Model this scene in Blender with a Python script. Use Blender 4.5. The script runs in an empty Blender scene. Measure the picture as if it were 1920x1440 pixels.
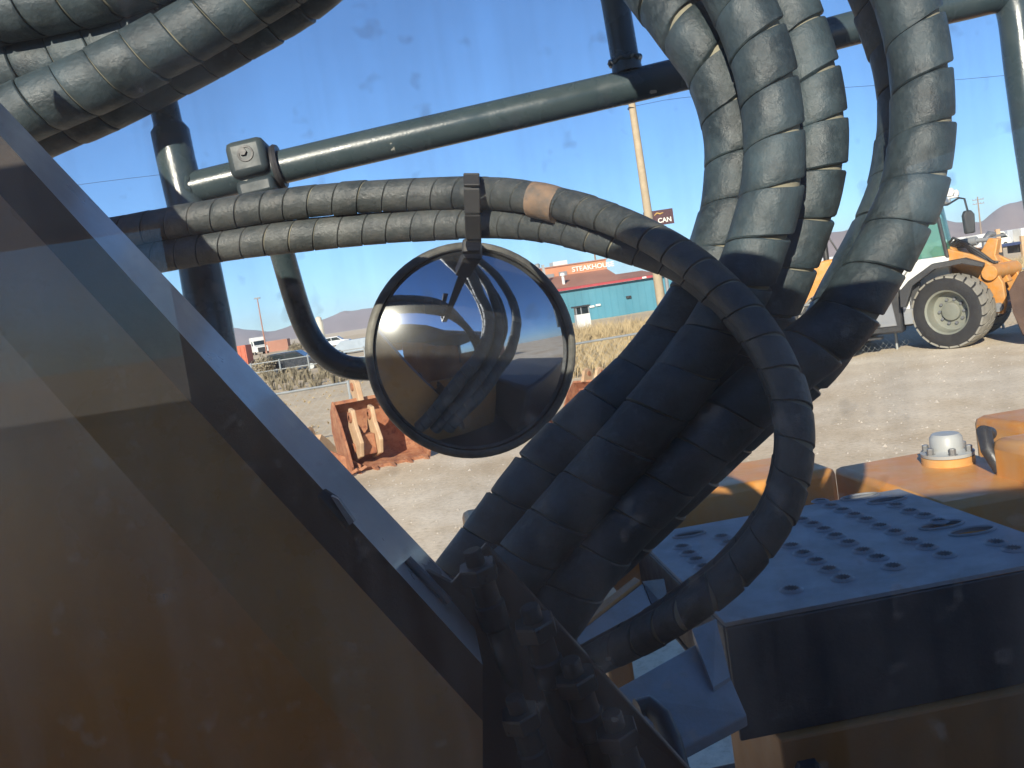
import bpy, bmesh, math, random
import numpy as np
from mathutils import Vector, Matrix, noise
random.seed(7); rng = np.random.default_rng(7)
sc = bpy.context.scene
COL = sc.collection
R = math.radians

# ------------------------------------------------------------------ camera
EYE = 2.4
FPX, ROLL, PITCH = 1663.0, R(8.6), R(-5.0)
C0 = np.array([0.0, 0.0, EYE])
VF = np.array([0, math.cos(PITCH), math.sin(PITCH)])
_X = np.array([1.0, 0, 0]); _U = np.cross(_X, VF)
VR = math.cos(ROLL) * _X - math.sin(ROLL) * _U
VU = math.cos(ROLL) * _U + math.sin(ROLL) * _X
cam = bpy.data.cameras.new('camera'); camo = bpy.data.objects.new('camera', cam); COL.objects.link(camo)
cam.sensor_fit = 'HORIZONTAL'; cam.sensor_width = 36.0; cam.lens = 36.0 * FPX / 1920.0
cam.clip_start = 0.02; cam.clip_end = 20000
camo.matrix_world = Matrix(((VR[0], VU[0], -VF[0], 0), (VR[1], VU[1], -VF[1], 0), (VR[2], VU[2], -VF[2], EYE), (0, 0, 0, 1)))
sc.camera = camo

def ray(x, y): return VF + VR * (x - 960) / FPX - VU * (y - 720) / FPX
def P(x, y, d): return C0 + ray(x, y) * d                 # a point at picture position x,y and distance d
def onz(x, y, z):
    r = ray(x, y); return C0 + r * (z - EYE) / r[2]
def far(x, d, z=0.0):                                     # ground point in direction x at distance d
    y = 573 - 0.1517 * (x - 960); r = ray(x, y); r = r / r[1]
    return np.array([r[0] * d, d, z])

# ------------------------------------------------------------------ world, sun, exposure
SUN_EL, SUN_AZ = R(23), R(17)                             # behind the camera, a little to the left
TOSUN = np.array([-math.sin(SUN_AZ) * math.cos(SUN_EL), -math.cos(SUN_AZ) * math.cos(SUN_EL), math.sin(SUN_EL)])
w = bpy.data.worlds.new('World'); sc.world = w; w.use_nodes = True
nt = w.node_tree; bg = nt.nodes['Background']
sky = nt.nodes.new('ShaderNodeTexSky'); sky.sky_type = 'NISHITA'; sky.sun_disc = False
sky.sun_elevation = SUN_EL; sky.sun_rotation = math.atan2(TOSUN[0], TOSUN[1])
sky.altitude = 600; sky.air_density = 0.8; sky.dust_density = 0.0; sky.ozone_density = 1.5
wb = nt.nodes.new('ShaderNodeMix'); wb.data_type = 'RGBA'; wb.blend_type = 'MULTIPLY'; wb.inputs[0].default_value = 1.0; wb.inputs[7].default_value = (.61, .91, 1.24, 1)   # cool white balance over the whole sky
nt.links.new(sky.outputs[0], wb.inputs[6]); nt.links.new(wb.outputs[2], bg.inputs[0]); bg.inputs[1].default_value = 0.083
sl = bpy.data.lights.new('sun', 'SUN'); sl.energy = 5.0; sl.angle = R(0.53); sl.color = (1.0, 0.91, 0.76)
so = bpy.data.objects.new('sun', sl); COL.objects.link(so); so.location = (-10, -30, 20)
so.rotation_euler = Vector(TOSUN).to_track_quat('Z', 'Y').to_euler()
sc.view_settings.view_transform = 'Standard'; sc.view_settings.look = 'None'
sc.view_settings.exposure = 0.73; sc.view_settings.gamma = 1.0
sc.cycles.max_bounces = 10; sc.cycles.transparent_max_bounces = 12; sc.cycles.sample_clamp_indirect = 8

# ------------------------------------------------------------------ helpers
class MB:
    def __init__(s): s.v = []; s.f = []; s.m = []
    def add(s, vs, fs, mi=0):
        o = len(s.v); s.v += [tuple(map(float, p)) for p in vs]
        s.f += [tuple(i + o for i in q) for q in fs]; s.m += [mi] * len(fs)
    def hexa(s, p, mi=0):                                 # 8 corners: bottom loop 0-3, top loop 4-7
        s.add(p, [(3, 2, 1, 0), (4, 5, 6, 7), (0, 1, 5, 4), (1, 2, 6, 5), (2, 3, 7, 6), (3, 0, 4, 7)], mi)
    def box(s, x0, x1, y0, y1, z0, z1, mi=0):
        s.hexa([(x0, y0, z0), (x1, y0, z0), (x1, y1, z0), (x0, y1, z0), (x0, y0, z1), (x1, y0, z1), (x1, y1, z1), (x0, y1, z1)], mi)
    def prism(s, poly, ext, mi=0):
        n = len(poly); ext = np.array(ext, float); a = [np.array(p, float) for p in poly]
        fs = [tuple(range(n)), tuple(range(2 * n - 1, n - 1, -1))] + [(i, i + n, (i + 1) % n + n, (i + 1) % n) for i in range(n)]
        s.add(a + [p + ext for p in a], fs, mi)
    def tube(s, pts, r, n=16, cap=True, mi=0):
        pts = [np.array(p, float) for p in pts]; k = len(pts)
        rr = r if hasattr(r, '__len__') else [r] * k
        T = [pts[min(i + 1, k - 1)] - pts[max(i - 1, 0)] for i in range(k)]
        T = [t / (np.linalg.norm(t) + 1e-9) for t in T]
        a = np.array([0, 0, 1.0]) if abs(T[0][2]) < .9 else np.array([1.0, 0, 0])
        N = np.cross(T[0], a); N /= np.linalg.norm(N); vs = []
        for i in range(k):
            N = N - T[i] * (N @ T[i]); N /= np.linalg.norm(N); B = np.cross(T[i], N)
            for j in range(n):
                t = 2 * math.pi * j / n; vs.append(pts[i] + rr[i] * (math.cos(t) * N + math.sin(t) * B))
        fs = [(i * n + j, i * n + (j + 1) % n, (i + 1) * n + (j + 1) % n, (i + 1) * n + j) for i in range(k - 1) for j in range(n)]
        if cap: fs += [tuple(range(n - 1, -1, -1)), tuple(range((k - 1) * n, k * n))]
        s.add(vs, fs, mi)
    def cyl(s, a, b, r0, r1=None, n=16, mi=0): s.tube([a, b], [r0, r0 if r1 is None else r1], n, True, mi)
    def lathe(s, prof, o, ax, n=32, mi=0):                # profile (radius, height along the axis)
        o = np.array(o, float); ax = np.array(ax, float); ax /= np.linalg.norm(ax)
        a = np.array([0, 0, 1.0]) if abs(ax[2]) < .9 else np.array([1.0, 0, 0])
        u = np.cross(ax, a); u /= np.linalg.norm(u); v = np.cross(ax, u); vs = []
        for (r, h) in prof:
            for j in range(n):
                t = 2 * math.pi * j / n; vs.append(o + ax * h + max(r, 1e-5) * (math.cos(t) * u + math.sin(t) * v))
        s.add(vs, [(i * n + j, i * n + (j + 1) % n, (i + 1) * n + (j + 1) % n, (i + 1) * n + j) for i in range(len(prof) - 1) for j in range(n)], mi)
    def build(s, name, mat, parent=None, smooth=35, bevel=0, loc=None):
        me = bpy.data.meshes.new(name); me.from_pydata(s.v, [], s.f)
        for m in (mat if isinstance(mat, (list, tuple)) else [mat]): me.materials.append(m)
        me.polygons.foreach_set('material_index', s.m)
        bm = bmesh.new(); bm.from_mesh(me)
        bmesh.ops.recalc_face_normals(bm, faces=bm.faces); bm.to_mesh(me); bm.free()
        if smooth:
            me.polygons.foreach_set('use_smooth', [True] * len(me.polygons)); me.set_sharp_from_angle(angle=R(smooth))
        me.update()
        o = bpy.data.objects.new(name, me); COL.objects.link(o)
        if parent is not None: o.parent = parent
        if loc is not None: o.location = loc
        if bevel:
            b = o.modifiers.new('bevel', 'BEVEL'); b.width = bevel; b.segments = 2; b.limit_method = 'ANGLE'; b.angle_limit = R(40)
        return o

def empty(name, loc=(0, 0, 0), rz=0):
    o = bpy.data.objects.new(name, None); COL.objects.link(o); o.location = [float(c) for c in loc]; o.rotation_euler = (0, 0, rz); return o
def tag(o, label, cat, group=None):
    o['label'] = label; o['category'] = cat
    if group: o['group'] = group
    return o
def kind(o, k, label=None, cat=None):
    o['kind'] = k
    if label: o['label'] = label
    if cat: o['category'] = cat
    return o

def spline(pts, step=0.006):                              # Catmull-Rom through 3D points, evenly resampled
    p = [np.array(q, float) for q in pts]; p = [2 * p[0] - p[1]] + p + [2 * p[-1] - p[-2]]; out = []
    for i in range(1, len(p) - 2):
        for t in np.linspace(0, 1, 24, endpoint=False):
            a, b, c, d = p[i - 1], p[i], p[i + 1], p[i + 2]
            out.append(.5 * ((2 * b) + (c - a) * t + (2 * a - 5 * b + 4 * c - d) * t * t + (3 * b - a - 3 * c + d) * t ** 3))
    out.append(p[-2]); out = np.array(out)
    ker = np.ones(9) / 9.0                                # soften kinks
    pad = np.vstack([np.repeat(out[:1], 4, 0), out, np.repeat(out[-1:], 4, 0)])
    sm = np.stack([np.convolve(pad[:, k], ker, 'valid') for k in range(3)], 1); sm[0] = out[0]; sm[-1] = out[-1]
    s = np.concatenate([[0], np.cumsum(np.linalg.norm(np.diff(sm, axis=0), axis=1))])
    n = max(int(s[-1] / step), 4); t = np.linspace(0, s[-1], n)
    return np.stack([np.interp(t, s, sm[:, k]) for k in range(3)], 1), s[-1]

# ------------------------------------------------------------------ materials
def mat(name, base, rough=.6, metal=0.0, dirt=None, dirt_amt=.5, scale=6.0, bump=0.0, bscale=60.0, coat=0.0, spec=.5,
        chips=None, chip_amt=.1, chip_scale=30.0, fine=None, fine_scale=200.0):
    m = bpy.data.materials.new(name); m.use_nodes = True; t = m.node_tree; N = t.nodes; Lk = t.links
    b = N['Principled BSDF']; b.inputs['Roughness'].default_value = rough; b.inputs['Metallic'].default_value = metal
    b.inputs['Specular IOR Level'].default_value = spec
    if coat: b.inputs['Coat Weight'].default_value = coat; b.inputs['Coat Roughness'].default_value = .12
    tc = N.new('ShaderNodeTexCoord'); col = None
    def ns(sc_, det=6, ro=.6, w=0):
        n = N.new('ShaderNodeTexNoise'); n.inputs['Scale'].default_value = sc_; n.inputs['Detail'].default_value = det; n.inputs['Roughness'].default_value = ro
        mp = N.new('ShaderNodeMapping'); mp.inputs['Location'].default_value = (w, w * 2, w * 3); Lk.new(tc.outputs['Object'], mp.inputs[0]); Lk.new(mp.outputs[0], n.inputs['Vector']); return n
    def ramp(src, a, bb, v0=0.0, v1=1.0):
        r = N.new('ShaderNodeMapRange'); r.inputs[1].default_value = a; r.inputs[2].default_value = bb; r.inputs[3].default_value = v0; r.inputs[4].default_value = v1; Lk.new(src, r.inputs[0]); return r.outputs[0]
    def mix(f, a, c):
        x = N.new('ShaderNodeMix'); x.data_type = 'RGBA'; Lk.new(f, x.inputs[0])
        if isinstance(a, tuple): x.inputs[6].default_value = (*a, 1)
        else: Lk.new(a, x.inputs[6])
        x.inputs[7].default_value = (*c, 1); return x.outputs[2]
    cur = tuple(base)
    v = ns(scale * .5, 5, .6, 3); cur = mix(ramp(v.outputs[0], .3, .75, 0, .55), cur, tuple(c * .6 for c in base))
    if dirt:
        d = ns(scale, 9, .68, 1); cur = mix(ramp(d.outputs[0], .40, .72, 0, dirt_amt), cur, dirt)
    if fine:
        d = ns(fine_scale, 3, .6, 5); cur = mix(ramp(d.outputs[0], .52, .72, 0, 1), cur, fine)
    if chips:
        d = ns(chip_scale, 4, .5, 9); cur = mix(ramp(d.outputs[0], .74 - chip_amt, .75 - chip_amt, 0, 1), cur, chips)
    Lk.new(cur, b.inputs['Base Color'])
    rn = ns(scale * 2.2, 6, .6, 7); Lk.new(ramp(rn.outputs[0], .3, .7, max(rough - .1, .02), min(rough + .14, 1)), b.inputs['Roughness'])
    if bump:
        bn = ns(bscale, 8, .65, 2); bp = N.new('ShaderNodeBump'); bp.inputs['Strength'].default_value = bump; bp.inputs['Distance'].default_value = .01
        Lk.new(bn.outputs[0], bp.inputs['Height']); Lk.new(bp.outputs[0], b.inputs['Normal'])
    return m

def glass(name, tint, alpha=.55, rough=.05):
    m = bpy.data.materials.new(name); m.use_nodes = True; t = m.node_tree; N = t.nodes; Lk = t.links
    out = N['Material Output']; b = N['Principled BSDF']; b.inputs['Base Color'].default_value = (*tint, 1); b.inputs['Roughness'].default_value = rough
    tr = N.new('ShaderNodeBsdfTransparent'); tr.inputs[0].default_value = (*[min(1, c * 1.6 + .3) for c in tint], 1)
    mx = N.new('ShaderNodeMixShader'); mx.inputs[0].default_value = alpha; Lk.new(tr.outputs[0], mx.inputs[1]); Lk.new(b.outputs[0], mx.inputs[2]); Lk.new(mx.outputs[0], out.inputs[0]); return m

RUB = mat('hose_rubber', (.022, .033, .037), .48, dirt=(.074, .110, .126), dirt_amt=.75, scale=13, bump=.25, bscale=130, fine=(.052, .068, .072), fine_scale=90)
RUBS = mat('hose_rubber_mud', (.038, .047, .05), .42, dirt=(.125, .132, .125), dirt_amt=.8, scale=16, bump=.3, bscale=150, fine=(.082, .084, .08), fine_scale=60)
DUSTG = mat('dust_in_grooves', (.27, .25, .18), .95, dirt=(.12, .115, .09), scale=20)
RAIL = mat('rail_paint', (.036, .058, .066), .24, dirt=(.075, .095, .098), dirt_amt=.6, scale=9, bump=.08, bscale=220, chips=(.42, .40, .34), chip_amt=.015, chip_scale=26)
BOOM = mat('boom_paint', (.52, .265, .075), .30, dirt=(.30, .195, .105), dirt_amt=.75, scale=5, bump=.05, bscale=120, coat=.35, fine=(.42, .235, .09), fine_scale=70)
RAILC = mat('clamp_paint', (.030, .045, .052), .5, dirt=(.075, .095, .098), dirt_amt=.6, scale=9, bump=.1, bscale=120, chips=(.46, .44, .38), chip_amt=.035, chip_scale=34)
DARKBAND = mat('painted_dark_band', (.034, .032, .034), .4, dirt=(.10, .07, .045), dirt_amt=.5, scale=8, bump=.1, bscale=80)
RIMRUB = mat('mirror_rim_rubber', (.07, .07, .065), .6, dirt=(.26, .25, .21), dirt_amt=.8, scale=14, bump=.2, bscale=90)
CAPG = mat('cap_grey', (.40, .42, .42), .45, dirt=(.30, .29, .27), dirt_amt=.6, scale=18)
ROOFM = mat('roof_matt_black', (.022, .022, .024), .95, spec=.1)
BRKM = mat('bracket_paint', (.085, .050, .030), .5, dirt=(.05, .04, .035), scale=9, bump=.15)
FITN = mat('nut_steel', (.06, .062, .066), .35, metal=.5, dirt=(.035, .03, .028), scale=30)
FITM = mat('fitting_black', (.014, .015, .018), .5, dirt=(.03, .03, .03), scale=12)
BOOMT = mat('boom_top_sky_sheen', (.46, .42, .40), .34, dirt=(.22, .18, .15), dirt_amt=.5, scale=5, bump=.08, bscale=90, coat=.2)
DARK = mat('dark_steel', (.030, .032, .038), .45, dirt=(.07, .062, .055), dirt_amt=.6, scale=12, bump=.15, bscale=90)
STEEL = mat('grey_steel', (.22, .23, .24), .4, metal=.3, dirt=(.16, .14, .12), scale=14, bump=.1)
PLATE = mat('step_plate', (.28, .29, .31), .55, dirt=(.17, .16, .145), dirt_amt=.75, scale=9, bump=.1, bscale=140, fine=(.24, .25, .29), fine_scale=220)
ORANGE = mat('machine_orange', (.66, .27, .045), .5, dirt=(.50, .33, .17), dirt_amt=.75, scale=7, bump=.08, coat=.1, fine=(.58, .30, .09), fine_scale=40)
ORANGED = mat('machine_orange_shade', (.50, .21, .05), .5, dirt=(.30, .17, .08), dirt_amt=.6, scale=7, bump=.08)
RUST = mat('rust', (.33, .125, .06), .85, dirt=(.46, .24, .13), dirt_amt=.9, scale=4, bump=.4, bscale=30, fine=(.20, .075, .045), fine_scale=12)
RUSTP = mat('rust_pale', (.58, .40, .24), .8, dirt=(.42, .24, .13), dirt_amt=.8, scale=6, bump=.3, bscale=40)
RUSTD = mat("bucket_brown", (.095, .058, .042), .8, dirt=(.15, .095, .07), dirt_amt=.8, scale=3, bump=.2)
WHITE = mat('white_paint', (.78, .78, .74), .4, dirt=(.55, .52, .46), dirt_amt=.35, scale=4)
GREYP = mat('grey_paint', (.24, .255, .275), .45, dirt=(.30, .28, .25), dirt_amt=.5, scale=4)
BLACKP = mat('black_plastic', (.022, .023, .025), .5, dirt=(.09, .085, .075), dirt_amt=.35, scale=6)
TYRE = mat('tyre', (.022, .022, .024), .8, dirt=(.05, .047, .042), dirt_amt=.5, scale=5, bump=.2)
TREAD = mat('tyre_tread_dust', (.30, .28, .235), .95, dirt=(.20, .19, .165), dirt_amt=.6, scale=6, bump=.25)
RIMG = mat('rim_paint', (.21, .22, .18), .6, dirt=(.24, .22, .17), dirt_amt=.6, scale=5)
WOOD = mat('pole_wood', (.46, .37, .25), .85, dirt=(.33, .26, .17), dirt_amt=.7, scale=5, bump=.3, bscale=25)
WOODG = mat('pole_wood_grey', (.30, .23, .18), .9, scale=3)
BLUEW = mat('blue_siding', (.075, .25, .33), .7, dirt=(.10, .28, .35), dirt_amt=.4, scale=.6)
REDTRIM = mat('red_trim', (.42, .06, .07), .6)
TERRA = mat('terracotta_wall', (.62, .27, .15), .8, dirt=(.55, .29, .18), scale=.8)
TERRAD = mat('terracotta_roof', (.40, .20, .14), .8, scale=.8)
LETTER = mat('letter_white', (.82, .78, .70), .6)
BROWNS = mat('sign_brown', (.075, .028, .035), .6)
GALV = mat('galvanised', (.42, .45, .45), .45, metal=.4, dirt=(.35, .35, .33), scale=5)
WINGLASS = glass('green_cab_glass', (.10, .30, .24), .55)
DARKGLASS = glass('dark_vehicle_glass', (.02, .03, .035), .95)
BLUEP = mat('blue_paint', (.03, .05, .13), .4)
MESHW = mat('fence_wire', (.30, .32, .31), .6)

# ground
def ground_mat():
    m = bpy.data.materials.new('gravel_yard'); m.use_nodes = True; t = m.node_tree; N = t.nodes; Lk = t.links; b = N['Principled BSDF']
    b.inputs['Roughness'].default_value = .95; b.inputs['Specular IOR Level'].default_value = .15
    tc = N.new('ShaderNodeTexCoord')
    def n(s, d=8, r=.65):
        x = N.new('ShaderNodeTexNoise'); x.inputs['Scale'].default_value = s; x.inputs['Detail'].default_value = d; x.inputs['Roughness'].default_value = r; Lk.new(tc.outputs['Object'], x.inputs['Vector']); return x.outputs[0]
    def rp(s, stops):
        r = N.new('ShaderNodeValToRGB'); e = r.color_ramp.elements
        e[0].position = stops[0][0]; e[0].color = (*stops[0][1], 1); e[1].position = stops[-1][0]; e[1].color = (*stops[-1][1], 1)
        for p, c in stops[1:-1]: q = e.new(p); q.color = (*c, 1)
        Lk.new(s, r.inputs[0]); return r.outputs[0]
    big = rp(n(.16, 6), [(.36, (.62, .485, .325)), (.46, (.70, .575, .41)), (.54, (.75, .64, .485)), (.66, (.78, .68, .53))])
    fine = rp(n(14, 6, .75), [(.34, (.72, .70, .66)), (.5, (1, 1, 1)), (.68, (1.12, 1.1, 1.08))])
    x = N.new('ShaderNodeMix'); x.data_type = 'RGBA'; x.blend_type = 'MULTIPLY'; x.inputs[0].default_value = .85; Lk.new(big, x.inputs[6]); Lk.new(fine, x.inputs[7])
    mid = rp(n(1.3, 5), [(.42, (.90, .885, .86)), (.62, (1.05, 1.05, 1.05))])
    y = N.new('ShaderNodeMix'); y.data_type = 'RGBA'; y.blend_type = 'MULTIPLY'; y.inputs[0].default_value = .8; Lk.new(x.outputs[2], y.inputs[6]); Lk.new(mid, y.inputs[7])
    Lk.new(y.outputs[2], b.inputs['Base Color'])
    bp = N.new('ShaderNodeBump'); bp.inputs['Strength'].default_value = .35; bp.inputs['Distance'].default_value = .02; Lk.new(n(9, 6, .7), bp.inputs['Height']); Lk.new(bp.outputs[0], b.inputs['Normal'])
    return m
GROUND = ground_mat()
FIELD = mat('dry_field', (.68, .54, .35), .95, dirt=(.52, .41, .27), dirt_amt=.8, scale=.35, bump=.3, bscale=3, fine=(.70, .58, .42), fine_scale=2.5)
BRUSH = mat('dry_brush', (.52, .40, .22), .9, dirt=(.36, .27, .15), dirt_amt=.9, scale=.8, fine=(.50, .40, .25), fine_scale=6)
BRUSHG = mat('grey_brush', (.22, .19, .13), .9, dirt=(.30, .25, .16), dirt_amt=.8, scale=1.2)
MOUNT = mat('mountain_rock', (.34, .25, .215), .95, dirt=(.26, .185, .165), dirt_amt=.7, scale=.006, bump=.0)

# ------------------------------------------------------------------ setting
m = MB(); S = 6000; ys = [-S, -300, -60, -10, 10, 25, 60, 300, S]; xs = [-S, -300, -60, -15, 15, 60, 300, S]
vs = [(x, y, 0) for y in ys for x in xs]; nx = len(xs)
m.add(vs, [(j * nx + i, j * nx + i + 1, (j + 1) * nx + i + 1, (j + 1) * nx + i) for j in range(len(ys) - 1) for i in range(nx - 1)])
kind(m.build('ground', GROUND, smooth=0), 'structure')
# dry field beyond the fence, a few centimetres of uneven soil above the yard
m = MB(); W, D = 130, 70; gx = np.concatenate([np.linspace(-260, -40, 24), np.linspace(-38, 45, 84), np.linspace(50, 260, 23)])
gy = np.concatenate([np.linspace(0, 20, 42), np.linspace(21, 330, 60)]); vs = []
def fence_y(x): return 18.3 + 0.30 * x if x < 20 else 24.3 + .30 * (x - 20)
def field_z(x, v):
    h = noise.noise(Vector((x * .25, v * .25, 0))) * .16 + noise.noise(Vector((x * .9, v * .9, 4))) * .07
    e = min(v / 2.5, 1.0)
    return -.03 + e * (.17 + h + .0016 * min(v, 120))
for v in gy:
    for x in gx: vs.append((x, fence_y(x) + .3 + v, field_z(x, v)))
nx = len(gx)
m.add(vs, [(j * nx + i, j * nx + i + 1, (j + 1) * nx + i + 1, (j + 1) * nx + i) for j in range(len(gy) - 1) for i in range(nx - 1)])
kind(m.build('dry_field', FIELD, smooth=80), 'structure')

def mountains(name, x0, x1, d, prof, seed, depth):
    m = MB(); n = 170; k = 9; vs = []
    for i in range(n):
        px = x0 + (x1 - x0) * i / (n - 1); base = far(px, d); h = np.interp(px, [p[0] for p in prof], [p[1] for p in prof])
        h = h * d / FPX
        h *= 1 + .10 * noise.noise(Vector((px * .012, seed, 0))) + .07 * noise.noise(Vector((px * .04, seed, 1)))
        for j in range(k):
            t = j / (k - 1); up = math.sin(min(t * 1.25, 1) * math.pi / 2) if t < .8 else 1 - (t - .8) * 3
            wob = 1 + .22 * noise.noise(Vector((px * .022, t * 3, seed + 3))) * (1 if 0 < t < .8 else 0)
            vs.append((base[0] * (1 + depth * t / d), d + depth * t, -5 + (h + 8) * up * wob))
    m.add(vs, [(i * k + j, (i + 1) * k + j, (i + 1) * k + j + 1, i * k + j + 1) for i in range(n - 1) for j in range(k - 1)])
    return kind(m.build(name, MOUNT, smooth=60), 'structure')
mountains('mountains', 1150, 2300, 3000, [(1150, 8), (1240, 22), (1320, 14), (1450, 36), (1530, 52), (1600, 58), (1680, 66), (1740, 60), (1800, 34), (1840, 32), (1900, 58), (1960, 66), (2100, 80), (2300, 40)], 2.0, 900)
mountains('mountains', -300, 1100, 5200, [(-300, 70), (100, 60), (350, 44), (430, 46), (455, 42), (500, 24), (560, 30), (600, 34), (650, 44), (720, 40), (900, 26), (1100, 8)], 5.0, 1400)

# ------------------------------------------------------------------ the excavator the camera sits in
EXC = tag(empty('excavator'), 'excavator the picture is taken from, with orange boom and thick black hoses', 'excavator')
L_ = ray(780, 612); L_[2] = 0; L_ /= np.linalg.norm(L_); M_ = np.array([L_[1], -L_[0], 0])
def MP(mm, ll, z): p = M_ * mm + L_ * ll; return np.array([p[0], p[1], z])
def mbox(b, m0, m1, l0, l1, z0, z1, mi=0):
    b.hexa([MP(m0, l0, z0), MP(m1, l0, z0), MP(m1, l1, z0), MP(m0, l1, z0), MP(m0, l0, z1), MP(m1, l0, z1), MP(m1, l1, z1), MP(m0, l1, z1)], mi)

# cab: lower walls, pillars, falling roof, glass; the camera looks out of its right-hand window
CABY0, CABY1, CX0, CX1 = -.98, .36, -1.55, .80
def roof_z(x): return EYE + np.interp(x, [-1.6, -.7, -.1, .07, .2, .5, 1.0], [.45, .43, .345, .265, .21, .18, .13])  # roofline shaped to set where its shadow edge falls on the hoses
m = MB()
m.box(CX0, CX1, CABY0, CABY0 + .05, EYE - 1.35, EYE - .10); m.prism([(-.62, CABY0 + .003, EYE - .10), (CX1, CABY0 + .003, EYE - .10), (CX1, CABY0 + .003, roof_z(CX1) + .02), (.2, CABY0 + .003, roof_z(.2) + .02), (-.1, CABY0 + .003, roof_z(-.1) + .02), (-.62, CABY0 + .003, roof_z(-.62) + .02)], (0, .044, 0)); xh = np.linspace(CX0, CX1, 10); m.prism([(CX0, CABY0, EYE + .25), (-.625, CABY0, EYE + .25), (-.625, CABY0, roof_z(-.625) + .02), (CX0, CABY0, roof_z(CX0) + .02)], (0, .05, 0))  # solid left panel and header added to keep out sun and sky reflections
m.box(CX0, CX1, CABY1 - .0, CABY1 + .05, EYE - 1.35, EYE - .33)
m.box(CX0, CX0 + .05, CABY0 + .05, CABY1, EYE - 1.35, EYE - .45)
m.box(CX1 - .05, CX1, CABY0 + .05, CABY1, EYE - 1.35, EYE - .05)
m.box(CX0 + .05, CX1 - .05, CABY0 + .05, CABY1, EYE - 1.35, EYE - 1.28)
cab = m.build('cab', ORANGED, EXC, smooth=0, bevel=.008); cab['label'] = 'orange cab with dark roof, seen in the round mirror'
xs = np.linspace(CX0 - .03, CX1 + .03, 12); m = MB()
m.prism([(x, CABY0 - .03, roof_z(x) + .05) for x in xs] + [(x, CABY0 - .03, roof_z(x) + .005) for x in xs[::-1]], (0, CABY1 - CABY0 + .03 - .06, 0))
m.build('roof', ROOFM, cab, smooth=30)
for (x, y, zb) in [(CX0 + .0, CABY0, -.28), (CX1 - .08, CABY0, -.28), (CX0, CABY1 - .02, -.33), (CX1 - .08, CABY1 - .02, -.33)]:
    m = MB(); m.box(x, x + .08, y, y + .07, EYE + zb, roof_z(x + .04) + .03); m.build('pillar', DARK, cab, smooth=0, bevel=.01)

m = MB(); m.box(CX0, -.62, CABY0 - .006, CABY0 + .056, EYE - .112, EYE - .088); m.build('sill_mask', ROOFM, cab, smooth=0, bevel=.006)  # matt strip added so the sunlit sill stays dark in reflections
def pane_mat():
    m = bpy.data.materials.new('dusty_window_glass'); m.use_nodes = True; t = m.node_tree; N = t.nodes; Lk = t.links
    out = N['Material Output']; N.remove(N['Principled BSDF'])
    tc = N.new('ShaderNodeTexCoord')
    def n(s, d, mp, loc=0):
        mm = N.new('ShaderNodeMapping'); mm.inputs['Scale'].default_value = mp; mm.inputs['Location'].default_value = (loc, loc, loc); Lk.new(tc.outputs['Object'], mm.inputs[0])
        x = N.new('ShaderNodeTexNoise'); x.inputs['Scale'].default_value = s; x.inputs['Detail'].default_value = d; x.inputs['Roughness'].default_value = .6; Lk.new(mm.outputs[0], x.inputs['Vector']); return x.outputs[0]
    def rg(s, a, b, c, d):
        r = N.new('ShaderNodeMapRange'); r.inputs[1].default_value = a; r.inputs[2].default_value = b; r.inputs[3].default_value = c; r.inputs[4].default_value = d; Lk.new(s, r.inputs[0]); return r.outputs[0]
    def mt(op, a, b):
        x = N.new('ShaderNodeMath'); x.operation = op; x.use_clamp = True
        for i, q in enumerate((a, b)):
            if isinstance(q, float): x.inputs[i].default_value = q
            else: Lk.new(q, x.inputs[i])
        return x.outputs[0]
    cloud = rg(n(14, 5, (1, 1, 1)), .32, .72, .030, .150)
    streak = rg(n(30, 3, (1.4, 1, .12), 4), .42, .70, 0, .13)
    spots = rg(n(62, 2, (1, 1, 1), 8), .62, .72, 0, .20)
    f = mt('ADD', mt('ADD', cloud, streak), spots)
    tr = N.new('ShaderNodeBsdfTransparent'); tr.inputs[0].default_value = (.95, .97, .965, 1)
    df = N.new('ShaderNodeBsdfTranslucent'); df.inputs[0].default_value = (.62, .58, .52, 1)
    d2 = N.new('ShaderNodeBsdfDiffuse'); d2.inputs[0].default_value = (.55, .50, .44, 1)
    dm = N.new('ShaderNodeMixShader'); dm.inputs[0].default_value = .5; Lk.new(df.outputs[0], dm.inputs[1]); Lk.new(d2.outputs[0], dm.inputs[2])
    a = N.new('ShaderNodeMixShader'); Lk.new(f, a.inputs[0]); Lk.new(tr.outputs[0], a.inputs[1]); Lk.new(dm.outputs[0], a.inputs[2])
    gl = N.new('ShaderNodeBsdfGlossy'); gl.inputs['Roughness'].default_value = .0
    fr = N.new('ShaderNodeFresnel'); fr.inputs[0].default_value = 1.48
    b = N.new('ShaderNodeMixShader'); Lk.new(mt('MULTIPLY', fr.outputs[0], 1.0), b.inputs[0]); Lk.new(a.outputs[0], b.inputs[1]); Lk.new(gl.outputs[0], b.inputs[2])
    Lk.new(b.outputs[0], out.inputs[0]); return m
PANE = pane_mat()
m = MB(); yy = CABY1 + .03; yy_pane = yy
m.add([(CX0 + .04, yy, EYE - .34), (CX1 - .04, yy, EYE - .34), (CX1 - .04, yy, roof_z(CX1) + .03), (CX0 + .04, yy, roof_z(CX0) + .03)], [(0, 1, 2, 3)])
m.build('window_pane', PANE, cab, smooth=0)['label'] = 'smudged side window glass of the cab'

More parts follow.
